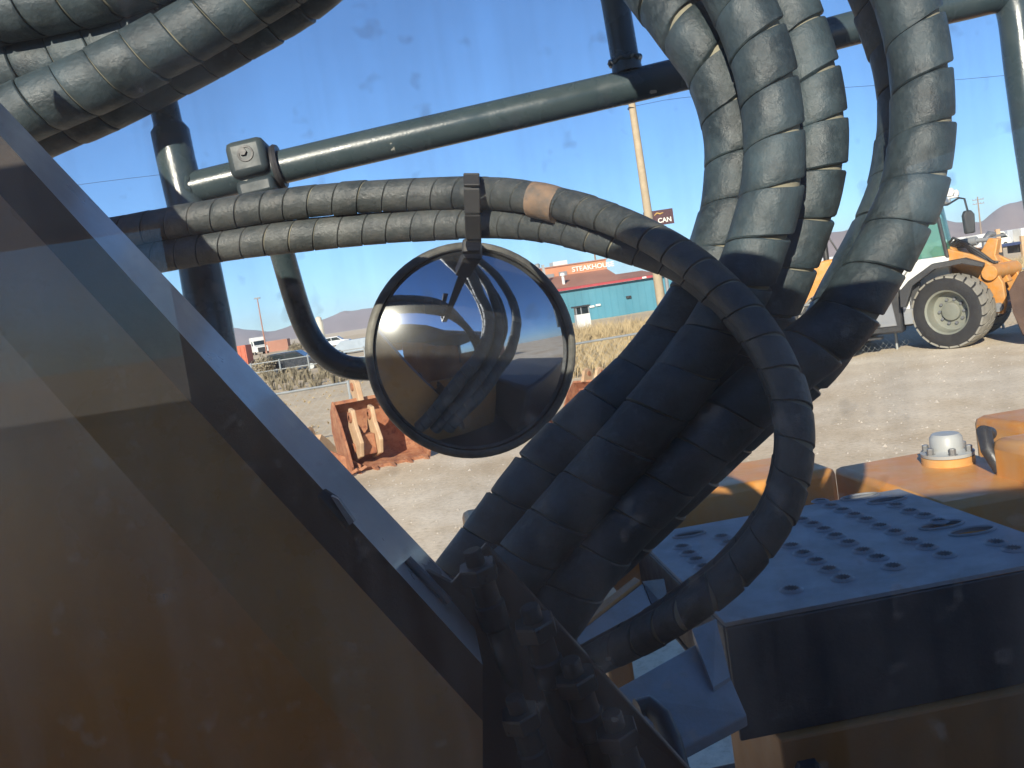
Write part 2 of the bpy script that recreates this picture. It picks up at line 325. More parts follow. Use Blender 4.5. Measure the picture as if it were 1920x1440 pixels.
# boom: a raised girder rising to the left, just outside the window
def bline(x): return 247 + 1.072 * x                     # upper edge of the near side in the picture
m = MB()
A0, A1 = (-260, bline(-260)), (905, bline(905) + 30)
top_far0, top_far1 = P(-300, -125, .975), P(880, 1122, .975)
u0, u1 = P(*A0, .865), P(*A1, .865)
b0, b1 = P(-260, 623 - 1.137 * 260, .846), P(905, 623 + 1.137 * 905, .846)
l0, l1 = P(-760, 900, .862), P(300, 2050, .862)
back = np.array([0, .10, 0])
m.add([u0, u1, top_far1, top_far0], [(0, 1, 2, 3)], 1)            # top plate, pale sky reflection put into its colour
c0, c1 = P(-300, 247 + 118 - 1.09 * 300, .878), P(905, 247 + 118 + 1.09 * 905, .878)
m.add([u0, u1, c1, c0], [(0, 1, 2, 3)], 2)                        # facet added below the top edge, its darkness put into the colour
m.add([c0, c1, b1, b0], [(0, 1, 2, 3)], 0)                        # upper face, leaning back
m.add([b0, b1, l1, l0], [(0, 1, 2, 3)], 0)                        # side plate
m.add([top_far0, top_far1, l1 + back * 1.3, l0 + back * 1.3], [(0, 1, 2, 3)], 0)
m.add([u1, top_far1, l1 + back * 1.3, l1, b1, c1], [(0, 1, 2, 3, 4, 5)], 0)
m.add([u0, top_far0, l0 + back * 1.3, l0, b0, c0], [(0, 1, 2, 3, 4, 5)], 0)
boom = m.build('boom', [BOOM, BOOMT, DARKBAND], EXC, smooth=10, bevel=.004); boom['label'] = 'orange-brown steel boom in the shade with a pale top edge, sky sheen painted in'
# hose clamp lumps on the boom's top edge
m = MB(); m.tube([P(604, 925, .862), P(625, 945, .858), P(655, 985, .858)], [.006, .009, .006], 10); m.build('clamp', FITM, boom)
m = MB(); m.prism([P(620, 930, .842), P(634, 936, .842), P(664, 978, .842), P(655, 985, .842)], VF * .01); m.build('lit_sliver', STEEL, boom, smooth=0)  # grey sliver standing in for a sky-lit edge, not a real plate
m = MB(); m.tube([P(764, 1048, .90), P(842, 1128, .90)], .0045, 8); m.build('pipe', STEEL, boom)  # grey rod added in place of a lit edge
# bracket plate at the boom foot with a row of hose fittings
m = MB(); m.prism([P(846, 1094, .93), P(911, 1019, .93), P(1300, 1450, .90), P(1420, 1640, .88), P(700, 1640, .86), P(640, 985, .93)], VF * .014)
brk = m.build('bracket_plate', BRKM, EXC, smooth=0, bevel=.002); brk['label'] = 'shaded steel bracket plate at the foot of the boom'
for (x, y, d, s) in [(905, 1095, .900, .92), (1012, 1200, .890, .98), (1088, 1300, .880, .98), (1165, 1400, .870, 1.0), (985, 1370, .868, .9)]:
    m = MB(); o = P(x, y, d); ax = np.array([-.15, -.10, 1.0]); ax /= np.linalg.norm(ax); r = .017 * s
    m.lathe([(0, .038), (r * .55, .038), (r * .62, .036), (r * .62, .022), (r * 1.12, .021), (r * 1.15, .018), (r * 1.15, .006), (r * .86, .004), (r * .86, -.020), (r, -.022), (r, -.046), (r * .8, -.05), (r * .8, -.30)], o, ax, 20)
    fo = m.build('hose_fitting', FITM, brk)
    m = MB(); m.lathe([(r * .5, .0225), (r * 1.28, .0225), (r * 1.34, .020), (r * 1.34, .007), (r * 1.28, .005), (r * .5, .005)], o, ax, 6); m.build('hex_nut', FITN, fo, smooth=0)

HS = 1.14
def hdepth(i, p, n, r):                                  # loops hang near the window, the runs along the boom lie further out
    if r > .03:
        if i <= n // 2: return p[2] * np.interp(p[0], [0, 5000], [1.02, 1.02])
        t = min(max((1300 - p[0]) / 700, 0), 1); return p[2] * (1.02 * (1 - t) + HS * t)
    t = min(max((1250 - p[0]) / 400, 0), 1) if p[1] < 600 else 0
    return p[2] * (1.035 * (1 - t) + HS * t)
# hoses with a spiral guard: one continuous coil, gaps opening on the outside of the bends
def hose(path, r, pitch, hand=1, name='hydraulic_hose', mats=(RUB, DUSTG), g0=.03, n=30, label=None, seed=0, depth=.0055, open_=1.0):
    pts, Ln = spline([P(p[0], p[1], hdepth(i_, p, len(path), r)) for i_, p in enumerate(path)]); r = r * HS; pitch = pitch * HS; rk = np.clip((pts - C0) @ VF / 1.14, .86, 1.13) if r > .03 else np.clip((pts - C0) @ VF / 1.28, .80, 1.0); k = len(pts); ds = Ln / (k - 1)
    T = np.gradient(pts, axis=0); T /= np.linalg.norm(T, axis=1)[:, None]
    N = np.zeros_like(T); N[0] = np.cross(T[0], VF); N[0] /= np.linalg.norm(N[0])
    for i in range(1, k):
        v = N[i - 1] - T[i] * (N[i - 1] @ T[i]); N[i] = v / np.linalg.norm(v)
    B = np.cross(T, N); K = np.gradient(T, axis=0) / ds
    for a in range(3): K[:, a] = np.convolve(np.pad(K[:, a], 8, 'edge'), np.ones(17) / 17, 'valid')
    rs = np.random.default_rng(seed + 11)
    turns = int(Ln / pitch) + 3
    jit = np.cumsum(rs.normal(0, .05, turns + 4)); jit -= np.linspace(0, jit[-1], turns + 4)
    ku = 1.0 if r > .03 else .45; rad = rs.normal(0, .0009 * ku, turns + 4); tw = rs.normal(0, .0007 * ku, turns + 4)
    rows = []; F0 = ['a', 'b', .25, .5, .75, 'c', 'd', 'e', 'f']
    vs = []; nf = len(F0)
    for kk in range(-2, turns):
        for q in F0:
            for j in range(n):
                th = 2 * math.pi * j / n; tt = th / (2 * math.pi) * hand
                s_mid = pitch * (kk + .5 + tt); i = int(np.clip(s_mid / ds, 0, k - 1))
                dirv = math.cos(th) * N[i] + math.sin(th) * B[i]
                g = float(np.clip(g0 - (K[i] @ dirv) * r * open_, .012, .26)); h = g / 2
                x0 = kk + tt + jit[max(kk, 0)] * .5; x1 = kk + 1 + tt + jit[max(kk + 1, 0)] * .5; w_ = x1 - x0
                rr = r * rk[i] + rad[max(kk, 0)]
                if q == 'a': s, q_r = x0 + h * w_, rr - .0012
                elif q == 'b': s, q_r = x0 + (h + .03) * w_, rr + tw[max(kk, 0)] * .5
                elif q == 'c': s, q_r = x1 - (h + .03) * w_, rr - tw[max(kk, 0)] * .5
                elif q == 'd': s, q_r = x1 - h * w_, rr - .0012
                elif q == 'e': s, q_r = x1 - (h - .004) * w_, rr - depth
                elif q == 'f': s, q_r = x1 + (h - .004) * w_, rr - depth
                else: s, q_r = x0 + (h + .03 + (1 - 2 * h - .06) * q) * w_, rr
                s = min(max(s * pitch, 0), Ln) / ds; i0 = int(min(s, k - 2)); fr = s - i0
                c = pts[i0] * (1 - fr) + pts[i0 + 1] * fr; Nn = N[i0] * (1 - fr) + N[i0 + 1] * fr; Bb = B[i0] * (1 - fr) + B[i0 + 1] * fr
                vs.append(c + q_r * (math.cos(th) * Nn + math.sin(th) * Bb))
    tot = (turns + 2) * nf; fs = []; mi = []
    for i in range(tot - 1):
        for j in range(n):
            if j < n - 1: q = (i * n + j, i * n + j + 1, (i + 1) * n + j + 1, (i + 1) * n + j)
            else:
                ii = i + nf * hand; 
                if ii < 0 or ii + 1 >= tot: continue
                q = (i * n + j, ii * n, (ii + 1) * n, (i + 1) * n + j)
            fs.append(q); mi.append(1 if i % nf in (nf - 2,) else 0)
    me = bpy.data.meshes.new(name); me.from_pydata([tuple(map(float, v)) for v in vs], [], fs)
    for mm in mats: me.materials.append(mm)
    me.polygons.foreach_set('material_index', mi)
    me.polygons.foreach_set('use_smooth', [True] * len(fs)); 
    bm = bmesh.new(); bm.from_mesh(me); bmesh.ops.remove_doubles(bm, verts=bm.verts, dist=1e-6); bmesh.ops.recalc_face_normals(bm, faces=bm.faces); bm.to_mesh(me); bm.free()
    me.set_sharp_from_angle(angle=R(40)); me.update()
    o = bpy.data.objects.new(name, me); COL.objects.link(o); o.parent = EXC
    if label: o['label'] = label
    return o

HR = .0345
hose([(700, 1290, 1.100), (790, 1180, 1.100), (875, 1072, 1.090), (1015, 890, 1.080), (1125, 780, 1.070), (1218, 690, 1.060), (1312, 560, 1.045), (1355, 455, 1.040), (1375, 367, 1.040), (1377, 250, 1.040), (1345, 140, 1.040), (1288, 60, 1.050), (1195, -60, 1.073), (1080, -190, 1.102), (900, -250, 1.147), (730, -150, 1.178), (560, -8, 1.184), (430, 68, 1.184), (310, 132, 1.184), (190, 192, 1.184), (60, 250, 1.184), (-120, 330, 1.184)],
     HR, .050, 1, seed=1, label='spiral-wrapped hose on the inside of the loop, half in shadow')
hose([(760, 1330, 1.030), (850, 1210, 1.030), (960, 1080, 1.020), (1100, 920, 1.010), (1220, 785, 1.000), (1320, 655, 0.990), (1390, 535, 0.980), (1428, 432, 0.975), (1448, 350, 0.970), (1452, 280, 0.970), (1445, 190, 0.970), (1425, 100, 0.970), (1390, 10, 0.975), (1330, -90, 0.980), (1210, -180, 1.000), (1040, -230, 1.026), (850, -205, 1.088), (650, -115, 1.132), (500, -25, 1.132), (400, 35, 1.132), (285, 98, 1.132), (165, 158, 1.132), (60, 203, 1.132), (-60, 258, 1.132), (-200, 320, 1.132)],
     HR, .049, 1, seed=2, label='spiral-wrapped hose nearest the window, looping over to the upper left')
hose([(830, 1340, 1.090), (930, 1210, 1.090), (1030, 1090, 1.090), (1190, 915, 1.080), (1310, 775, 1.070), (1400, 650, 1.060), (1455, 540, 1.050), (1493, 440, 1.045), (1519, 357, 1.040), (1530, 275, 1.040), (1526, 195, 1.040), (1505, 100, 1.040), (1468, 0, 1.050), (1400, -130, 1.060), (1270, -250, 1.073), (1080, -320, 1.099), (860, -300, 1.141), (660, -180, 1.167), (480, -50, 1.167), (330, 38, 1.167), (240, 82, 1.167), (150, 107, 1.167), (60, 127, 1.167), (-60, 145, 1.167), (-200, 160, 1.167)],
     .0350, .050, 1, seed=3, label='spiral-wrapped hose tucked behind the front loop')
hose([(900, 1330, 1.020), (1010, 1200, 1.020), (1110, 1052, 1.020), (1250, 902, 1.010), (1372, 784, 1.000), (1474, 690, 0.990), (1570, 612, 0.985), (1628, 525, 0.985), (1675, 440, 0.985), (1714, 350, 0.985), (1730, 240, 0.985), (1726, 130, 0.985), (1708, 30, 0.985), (1660, -90, 0.990), (1560, -230, 0.990), (1380, -360, 1.000), (1100, -430, 1.015), (800, -390, 1.087), (540, -220, 1.114), (330, -75, 1.114), (190, -18, 1.114), (60, 12, 1.114), (-60, 32, 1.114), (-200, 55, 1.114)],
     HR, .049, 1, seed=4, label='outer spiral-wrapped hose at the right, lit on its upper bend')
hose([(940, 1290, 1.120), (1020, 1150, 1.120), (1150, 1020, 1.120), (1290, 885, 1.110), (1410, 770, 1.100), (1530, 665, 1.100), (1596, 545, 1.100), (1648, 450, 1.100), (1690, 345, 1.100), (1706, 232, 1.100), (1700, 140, 1.100), (1676, 50, 1.100), (1620, -80, 1.100), (1520, -240, 1.100), (1340, -400, 1.100), (1100, -480, 1.124), (800, -440, 1.188), (520, -300, 1.202), (200, -160, 1.202)],
     HR, .052, 1, seed=5, label='spiral-wrapped hose hidden behind the outer right loop')
SR = .0203
hose([(120, 448, 1.13), (215, 437, 1.12), (330, 416, 1.11), (500, 388, 1.09), (620, 374, 1.075), (720, 367, 1.065), (820, 363, 1.05), (900, 362, 1.035), (980, 368, 1.01), (1090, 392, .98), (1190, 430, .95), (1290, 487, .92), (1375, 560, .89), (1440, 645, .865), (1478, 730, .85), (1492, 815, .84), (1482, 905, .84), (1448, 985, .84), (1385, 1065, .845), (1300, 1135, .85), (1200, 1195, .90), (1080, 1255, .97), (960, 1330, 1.02)],
     SR, .031, -1, mats=(RUBS, DUSTG), seed=7, depth=.002, g0=.022, label='thin upper hose arching over the mirror and curling down at the right')
hose([(180, 505, 1.14), (285, 484, 1.13), (400, 463, 1.12), (520, 447, 1.10), (640, 434, 1.09), (760, 424, 1.075), (880, 418, 1.055), (980, 419, 1.035), (1080, 436, 1.01), (1185, 466, .99), (1285, 506, .975), (1370, 575, .945), (1434, 655, .92), (1471, 735, .905), (1484, 815, .895), (1474, 900, .895), (1440, 977, .895), (1378, 1056, .90), (1294, 1126, .91), (1194, 1188, .95), (1080, 1248, 1.01), (980, 1300, 1.04)],
     SR, .031, -1, mats=(RUBS, DUSTG), seed=8, depth=.002, g0=.022, label='thin lower hose running just above the mirror')

m = MB(); m.tube([P(998, 374, 1.098), P(1015, 377, 1.092), P(1032, 381, 1.086), P(1048, 386, 1.080)], [.0222, .0225, .0225, .0222], 24); m.build('tape_wrap', mat('tan_tape', (.27, .18, .12), .7, dirt=(.09, .09, .085), dirt_amt=1.0, scale=55, bump=.2), EXC)
# handrail
rail = empty('tmp')
m = MB(); RD = 1.42
rl = [P(352, 356, RD), P(480, 325, RD), P(700, 273, RD), P(1000, 204, RD), P(1290, 136, RD), P(1500, 80, RD), P(1620, 48, RD), P(1800, 8, RD), P(1872, -8, RD), P(1893, -2, RD), P(1905, 30, RD), P(1916, 120, RD), P(1935, 260, RD), P(1960, 420, RD)]
pts, _ = spline(rl, .01); m.tube(pts, .0264, 24)
hr = m.build('handrail', RAIL, EXC, smooth=60); hr['label'] = 'dark teal tubular handrail crossing the sky'
bpy.data.objects.remove(rail)
m = MB(); m.tube([P(290, 110, RD), P(303, 180, RD), P(315, 232, RD), P(317, 238, RD), P(319, 246, RD), P(330, 300, RD), P(360, 420, RD), P(393, 600, RD), P(418, 760, RD), P(450, 980, RD)], [.0225, .0225, .0225, .025, .030, .030, .0315, .0345, .0355, .0355], 28); m.build('post', RAIL, hr, smooth=50)
m = MB(); m.tube([P(1125, -130, RD), P(1153, 0, RD), P(1172, 112, RD), P(1177, 138, RD)], [.0225, .0225, .0225, .025], 24); m.build('upright', RAIL, hr, smooth=50)
def weld(c, ax, r, name='weld_bead'):
    m = MB(); ax = ax / np.linalg.norm(ax); a = np.cross(ax, VF); a /= np.linalg.norm(a); b = np.cross(ax, a); pts = []; rad = []
    for i in range(41):
        t = 2 * math.pi * i / 40; pts.append(c + r * (a * math.cos(t) + b * math.sin(t)) + ax * .002 * math.sin(7 * t)); rad.append(.0042 + .0012 * math.sin(11 * t + 1))
    m.tube(pts, rad, 8, False); m.build(name, RAIL, hr)
weld(P(1172, 115, RD), P(1153, 0, RD) - P(1172, 112, RD), .0235)
weld(P(362, 354, RD), P(700, 273, RD) - P(352, 356, RD), .0255)
# split clamp that holds the mirror arm
cd = RD - .004; ax = P(530, 313, RD) - P(436, 335, RD); ax /= np.linalg.norm(ax); up = np.cross(ax, VF); up /= np.linalg.norm(up)
if up[2] < 0: up = -up
dp = np.cross(ax, up); dp = dp if dp @ VF < 0 else -dp
def cl_box(b, a0, a1, u0, u1, d0, d1):
    o = P(484, 322, RD); q = lambda a, u, d: o + ax * a + up * u + dp * d
    b.hexa([q(a0, u0, d0), q(a1, u0, d0), q(a1, u0, d1), q(a0, u0, d1), q(a0, u1, d0), q(a1, u1, d0), q(a1, u1, d1), q(a0, u1, d1)])
m = MB(); cl_box(m, -.035, .026, -.012, .045, -.03, .040); cl = m.build('clamp', RAILC, hr, smooth=30, bevel=.010)
m = MB(); cl_box(m, -.032, .028, -.046, -.0165, -.03, .036); m.build('clamp_jaw', RAILC, cl, smooth=30, bevel=.008)
o_ = P(484, 322, RD); 
m = MB(); c_ = o_ + up * .020 + dp * .0405 - ax * .004; m.lathe([(.0, -.004), (.0085, -.004), (.0095, .0012), (.0125, .0012), (.013, 0)], c_, dp, 20); m.lathe([(0, .004), (.006, .004), (.0065, -.003)], c_ + up * .003 - ax * .003, dp, 6); m.build('bolt', DARK, cl)
m = MB(); m.lathe([(.025, -.005), (.034, -.005), (.036, 0), (.034, .005), (.025, .005)], o_ + ax * .034, ax, 28); m.build('collar', DARK, cl)
# mirror arm
m = MB(); pts, _ = spline([P(500, 352, 1.44), P(512, 410, 1.48), P(532, 485, 1.52), P(560, 580, 1.56), P(583, 633, 1.575), P(612, 668, 1.58), P(650, 688, 1.58), P(700, 692, 1.58), P(780, 690, 1.575), P(860, 676, 1.57)], .006)
m.tube(pts, .0210, 20); m.build('mirror_arm', RAIL, hr, smooth=60)

# round convex mirror: aimed so that the low sun glances off its left side
MC = P(887, 657, 1.50); MR = .1795; HALF = R(27); RS = MR / math.sin(HALF)
nc = -ray(887, 657); nc = nc / np.linalg.norm(nc)
for it in range(60):
    q = P(728, 602, 1.455); v = -ray(728, 602); v /= np.linalg.norm(v); hv = v + TOSUN; hv /= np.linalg.norm(hv)
    off = (q - MC); off -= nc * (off @ nc); want = hv - off / RS; want /= np.linalg.norm(want); nc = nc * .6 + want * .4; nc /= np.linalg.norm(nc)
def mirror_mat():
    m = bpy.data.materials.new('convex_mirror_glass'); m.use_nodes = True; t = m.node_tree; N = t.nodes; Lk = t.links; out = N['Material Output']; N.remove(N['Principled BSDF'])
    a = N.new('ShaderNodeBsdfGlossy'); a.inputs[0].default_value = (.52, .56, .64, 1); a.inputs['Roughness'].default_value = .022
    b = N.new('ShaderNodeBsdfGlossy'); b.inputs[0].default_value = (.60, .62, .62, 1); b.inputs['Roughness'].default_value = .30
    d = N.new('ShaderNodeBsdfDiffuse'); d.inputs[0].default_value = (.40, .40, .38, 1)
    tc = N.new('ShaderNodeTexCoord'); n = N.new('ShaderNodeTexNoise'); n.inputs['Scale'].default_value = 28; n.inputs['Detail'].default_value = 8; n.inputs['Roughness'].default_value = .7; Lk.new(tc.outputs['Object'], n.inputs['Vector'])
    r = N.new('ShaderNodeMapRange'); r.inputs[1].default_value = .3; r.inputs[2].default_value = .75; r.inputs[3].default_value = .012; r.inputs[4].default_value = .06; Lk.new(n.outputs[0], r.inputs[0])
    x = N.new('ShaderNodeMixShader'); x.inputs[0].default_value = .03; Lk.new(a.outputs[0], x.inputs[1]); Lk.new(b.outputs[0], x.inputs[2])
    c = N.new('ShaderNodeBsdfGlossy'); c.inputs[0].default_value = (.62, .64, .64, 1); c.inputs['Roughness'].default_value = .11
    x2 = N.new('ShaderNodeMixShader'); x2.inputs[0].default_value = .10; Lk.new(x.outputs[0], x2.inputs[1]); Lk.new(c.outputs[0], x2.inputs[2])
    y = N.new('ShaderNodeMixShader'); Lk.new(r.outputs[0], y.inputs[0]); Lk.new(x2.outputs[0], y.inputs[1]); Lk.new(d.outputs[0], y.inputs[2]); Lk.new(y.outputs[0], out.inputs[0]); return m
m = MB(); prof = [(RS * math.sin(a), RS * math.cos(a) - RS * math.cos(HALF) - .001) for a in np.linspace(HALF * .94, .0, 30)]
m.lathe(prof, MC, nc, 72)
sag = RS * (1 - math.cos(HALF))
mir_back = MB(); mir_back.lathe([(0, -.075), (.03, -.075), (.06, -.055), (.11, -.03), (MR - .002, -.012), (MR + .002, -.004), (MR + .003, .004), (MR + .001, .012), (MR - .004, .0155), (MR - .0085, .0145), (MR - .0105, .007)], MC, nc, 72)
mirror = mir_back.build('round_mirror', RIMRUB, EXC, smooth=50); mirror['label'] = 'round convex mirror with rubber rim, sun glaring at its left'
m.build('mirror_glass', mirror_mat(), mirror, smooth=80)
m = MB()                                                 # strap hooked over the rim and up round the two hoses
def strip(b, pts, wd, th):
    side = VR * wd / 2
    for i in range(len(pts) - 1):
        p, q = pts[i], pts[i + 1]; t = (q - p) / np.linalg.norm(q - p); nrm = np.cross(side, t); nrm = nrm / np.linalg.norm(nrm) * th
        b.hexa([p - side - nrm, p + side - nrm, q + side - nrm, q - side - nrm, p - side, p + side, q + side, q - side])
strip(m, [P(884, 332, 1.23), P(884, 332, 1.125), P(885, 352, 1.115), P(886, 400, 1.125), P(888, 446, 1.15), P(887, 456, 1.20), P(887, 464, 1.44)], .0205, .005)
m.build('strap', BLACKP, mirror, smooth=0, bevel=.0015)
m = MB(); a = P(885, 466, 1.455)
for dx, dy in ((0, 0),):
    q = lambda u, v, w_: a + VR * u + VU * v + VF * w_
    m.hexa([q(-.016, -.012, -.022), q(.016, -.012, -.022), q(.016, -.012, .06), q(-.016, -.012, .06), q(-.0145, .013, -.022), q(.0155, .013, -.022), q(.0155, .013, .06), q(-.0145, .013, .06)])
m.build('rim_clip', BLACKP, mirror, smooth=0, bevel=.004)

# step platform with raised grip holes
ZP = EYE - .65
m0_, m1_, l0_, l1_ = .485, 1.225, 1.585, 2.265
holes = []
for (x, y) in [(1538, 940), (1558, 949), (1580, 957), (1602, 966), (1625, 975), (1650, 987), (1678, 998), (1708, 1014), (1738, 1026), (1771, 1041),
               (1503, 975), (1524, 983), (1545, 993), (1567, 1005), (1591, 1018), (1618, 1033), (1646, 1046), (1675, 1063),
               (1484, 1024), (1506, 1038), (1530, 1052), (1554, 1068), (1580, 1085),
               (1680, 948), (1706, 959), (1733, 967), (1868, 1018), (1484, 1106),
               (1279, 1026), (1292, 1038), (1306, 1050), (1320, 1063), (1334, 1076), (1353, 1007), (1367, 1018), (1381, 1030), (1396, 1043), (1420, 975), (1440, 984), (1350, 1090),
               (1900, 1030), (1760, 978)]:
    p = onz(x, y, ZP); holes.append((p @ M_, p @ L_, .0150))
ovals = []
for (x, y) in [(1612, 932), (1662, 938), (1765, 985), (1823, 996), (1292, 1003)]:
    p = onz(x, y, ZP); ovals.append((p @ M_, p @ L_, .052 if x > 1300 else .042, .024 if x > 1300 else .018))
cu = bpy.data.curves.new('plate_outline', 'CURVE'); cu.dimensions = '2D'; cu.fill_mode = 'BOTH'; cu.extrude = .004
def loop(pts):
    s = cu.splines.new('POLY'); s.points.add(len(pts) - 1); s.use_cyclic_u = True
    for q, p in zip(s.points, pts): q.co = (p[0], p[1], 0, 1)
loop([(m0_, l0_), (m1_, l0_), (m1_, l1_), (m0_, l1_)])
for (a, b, r) in holes: loop([(a + r * math.cos(t), b + r * math.sin(t)) for t in np.linspace(0, 2 * math.pi, 14, endpoint=False)])
for (a, b, r, r2) in ovals: loop([(a + r * math.cos(t), b + r2 * math.sin(t)) for t in np.linspace(0, 2 * math.pi, 26, endpoint=False)])
co = bpy.data.objects.new('plate_outline', cu); COL.objects.link(co)
dg = bpy.context.evaluated_depsgraph_get(); me = bpy.data.meshes.new_from_object(co.evaluated_get(dg)); bpy.data.objects.remove(co)
me.transform(Matrix(((M_[0], L_[0], 0, 0), (M_[1], L_[1], 0, 0), (0, 0, 1, ZP - .004), (0, 0, 0, 1)))); me.name = 'step_platform'
me.materials.clear(); me.materials.append(PLATE)
plat = bpy.data.objects.new('step_platform', me); COL.objects.link(plat); plat.parent = EXC; plat['label'] = 'blue-grey step plate with rows of raised grip holes, in shade'
m = MB(); r = .0150; nn = 28; vs = []; prof = [(r, 0), (r * .97, .0042), (r * 1.03, .0062), (r * 1.3, .0035), (r * 1.62, .0005)]
for (rr, h) in prof:
    for j in range(nn):
        t = 2 * math.pi * j / nn; hh = h * (1.0 if j % 2 else .55) if h > .004 else h; vs.append((rr * math.cos(t), rr * math.sin(t), hh))
m.add(vs, [(i * nn + j, i * nn + (j + 1) % nn, (i + 1) * nn + (j + 1) % nn, (i + 1) * nn + j) for i in range(4) for j in range(nn)])
gh = m.build('grip_hole', PLATE, plat)
for i, (a, b, r) in enumerate(holes):
    o = gh if i == 0 else gh.copy()
    if i: COL.objects.link(o)
    o.parent = plat; o.location = MP(a, b, ZP); o.rotation_euler = (0, 0, random.uniform(0, 6))
for (a, b, r, r2) in ovals:
    m = MB(); m.tube([MP(a + r * math.cos(t), b + r2 * math.sin(t), ZP + .001) for t in np.linspace(0, 2 * math.pi, 33)], .0035, 8, False)
    m.build('slot_rim', PLATE, plat)
m = MB()                                                 # folded front lip and box below the plate
mbox(m, m0_, m1_ + .3, l0_ - .003, l0_ + .006, ZP - .235, ZP - .010); mbox(m, m0_ - .003, m0_ + .006, l0_ + .006, l1_, ZP - .16, ZP - .010)
mbox(m, m0_, m1_, l1_ - .006, l1_ + .003, ZP - .2, ZP - .010); mbox(m, m0_ + .01, m1_, l0_ + .01, l1_ - .01, ZP - .20, ZP - .19)
m.build('step_skirt', DARK, plat, smooth=0, bevel=.003)
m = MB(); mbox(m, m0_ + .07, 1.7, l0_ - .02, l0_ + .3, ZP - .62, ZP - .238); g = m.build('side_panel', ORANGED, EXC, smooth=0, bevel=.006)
c = onz(1580, 1372, ZP - .33); 
m = MB(); c = MP(.60, l0_ - .021, ZP - .315); m.lathe([(0, .016), (.014, .016), (.017, .013), (.030, .010), (.034, .004), (.034, 0)], c, -L_, 6); m.build('bolt', DARK, g)
# lower folded bracket between hoses and platform
def quadplate(name, pix, th, mt, parent=EXC):
    m = MB(); m.prism([P(*p) for p in pix], np.array([0, 0, -th])); return m.build(name, mt, parent, smooth=0, bevel=.003)
lb = quadplate('step_bracket', [(1075, 1192, 1.48), (1205, 1092, 1.70), (1232, 1160, 1.60), (1100, 1230, 1.44)], .02, PLATE)
m = MB(); m.prism([P(1205, 1090, 1.70), P(1232, 1160, 1.60), P(1258, 1152, 1.62), P(1245, 1085, 1.75)], np.array([0, 0, -.03])); m.build('side_web', DARK, lb, smooth=0)
m = MB(); m.prism([P(1070, 1190, 1.475), P(1200, 1088, 1.70), P(1190, 1082, 1.71), P(1062, 1182, 1.48)], np.array([0, 0, -.02])); m.build('edge_lip', ORANGED, lb, smooth=0)
l2 = quadplate('lower_step', [(1140, 1300, 1.40), (1335, 1190, 1.62), (1400, 1340, 1.42), (1265, 1410, 1.32)], .02, PLATE)
m = MB(); m.prism([P(1300, 1200, 1.58), P(1345, 1180, 1.62), P(1372, 1290, 1.50), P(1340, 1310, 1.46)], np.array([0, 0, .02])); m.build('gusset', PLATE, l2, smooth=0)
m = MB(); m.tube([P(1195, 1330, 1.34), P(1215, 1322, 1.345), P(1240, 1345, 1.33), P(1260, 1390, 1.31), P(1275, 1450, 1.28)], .016, 12); m.build('pipe', DARK, l2)
# engine deck beyond the platform, catching the sun
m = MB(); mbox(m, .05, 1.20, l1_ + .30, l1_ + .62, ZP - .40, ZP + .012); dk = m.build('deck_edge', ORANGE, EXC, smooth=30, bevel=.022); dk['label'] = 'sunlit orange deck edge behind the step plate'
m = MB(); mbox(m, .30, .36, 1.9, l1_ + .29, ZP - .35, ZP - .03); m.build('deck_web', ORANGE, dk, smooth=0, bevel=.008)
m = MB(); mbox(m, 1.255, 1.66, 2.12, 2.72, ZP - .35, ZP - .02); eb = m.build('engine_housing', ORANGE, EXC, smooth=30, bevel=.02); eb['label'] = 'orange housing behind the platform with bolted cap on top'
ct = MP(1.53, 2.52, ZP - .02)
m = MB(); m.lathe([(.075, 0), (.075, .022), (.07, .024), (.0, .024)], ct, (0, 0, 1), 32); m.build('cap_base', ORANGE, eb)
m = MB(); m.lathe([(.074, .025), (.076, .035), (.054, .038), (.048, .044), (.046, .080), (.038, .091), (0, .093)], ct, (0, 0, 1), 32); cp = m.build('breather_cap', CAPG, eb, smooth=40)
for k in range(6):
    t = k * math.pi / 3 + .3; m = MB(); m.lathe([(0, .062), (.009, .062), (.010, .06), (.010, .045), (.014, .045), (.014, .042)], ct + np.array([.062 * math.cos(t), .062 * math.sin(t), -.007]), (0, 0, 1), 6); m.build('bolt', STEEL, cp, smooth=20)
m = MB(); mbox(m, 1.53, 1.69, 2.05, 2.32, ZP - .30, ZP + .085); m.build('bracket', ORANGE, eb, smooth=30, bevel=.03)
m = MB(); m.tube([MP(1.55, 2.30, ZP - .01), MP(1.53, 2.32, ZP + .05), MP(1.55, 2.36, ZP + .095), MP(1.58, 2.38, ZP + .08)], .02, 14); m.build('pipe_elbow', DARK, eb)
m = MB(); m.tube([MP(1.62, 2.04, ZP + .125), MP(1.625, 1.98, ZP + .02), MP(1.60, 1.97, ZP - .2), MP(1.6, 1.95, ZP - .5)], .035, 16); m.build('rubber_hose', DARK, eb)
m = MB(); mbox(m, 1.86, 2.7, 2.30, 2.9, ZP - .3, ZP + .03); m.build('engine_hood', ORANGE, eb, smooth=30, bevel=.03)
# upper structure behind and under the cab, seen only in the mirror
m = MB(); mbox(m, .95, 2.9, -1.1, .9, 1.15, 1.85); m.build('rear_body', DARK, EXC, smooth=30, bevel=.05)
m = MB(); mbox(m, -1.0, 2.8, -1.1, 2.2, .95, 1.12); m.build('deck', DARK, EXC, smooth=0, bevel=.01)
for s in (-1.15, 1.75):
    m = MB(); mbox(m, -1.8, 2.2, s - .3, s + .3, .02, .85); m.build('track', DARK, EXC, smooth=0, bevel=.2)

#BACKGROUND

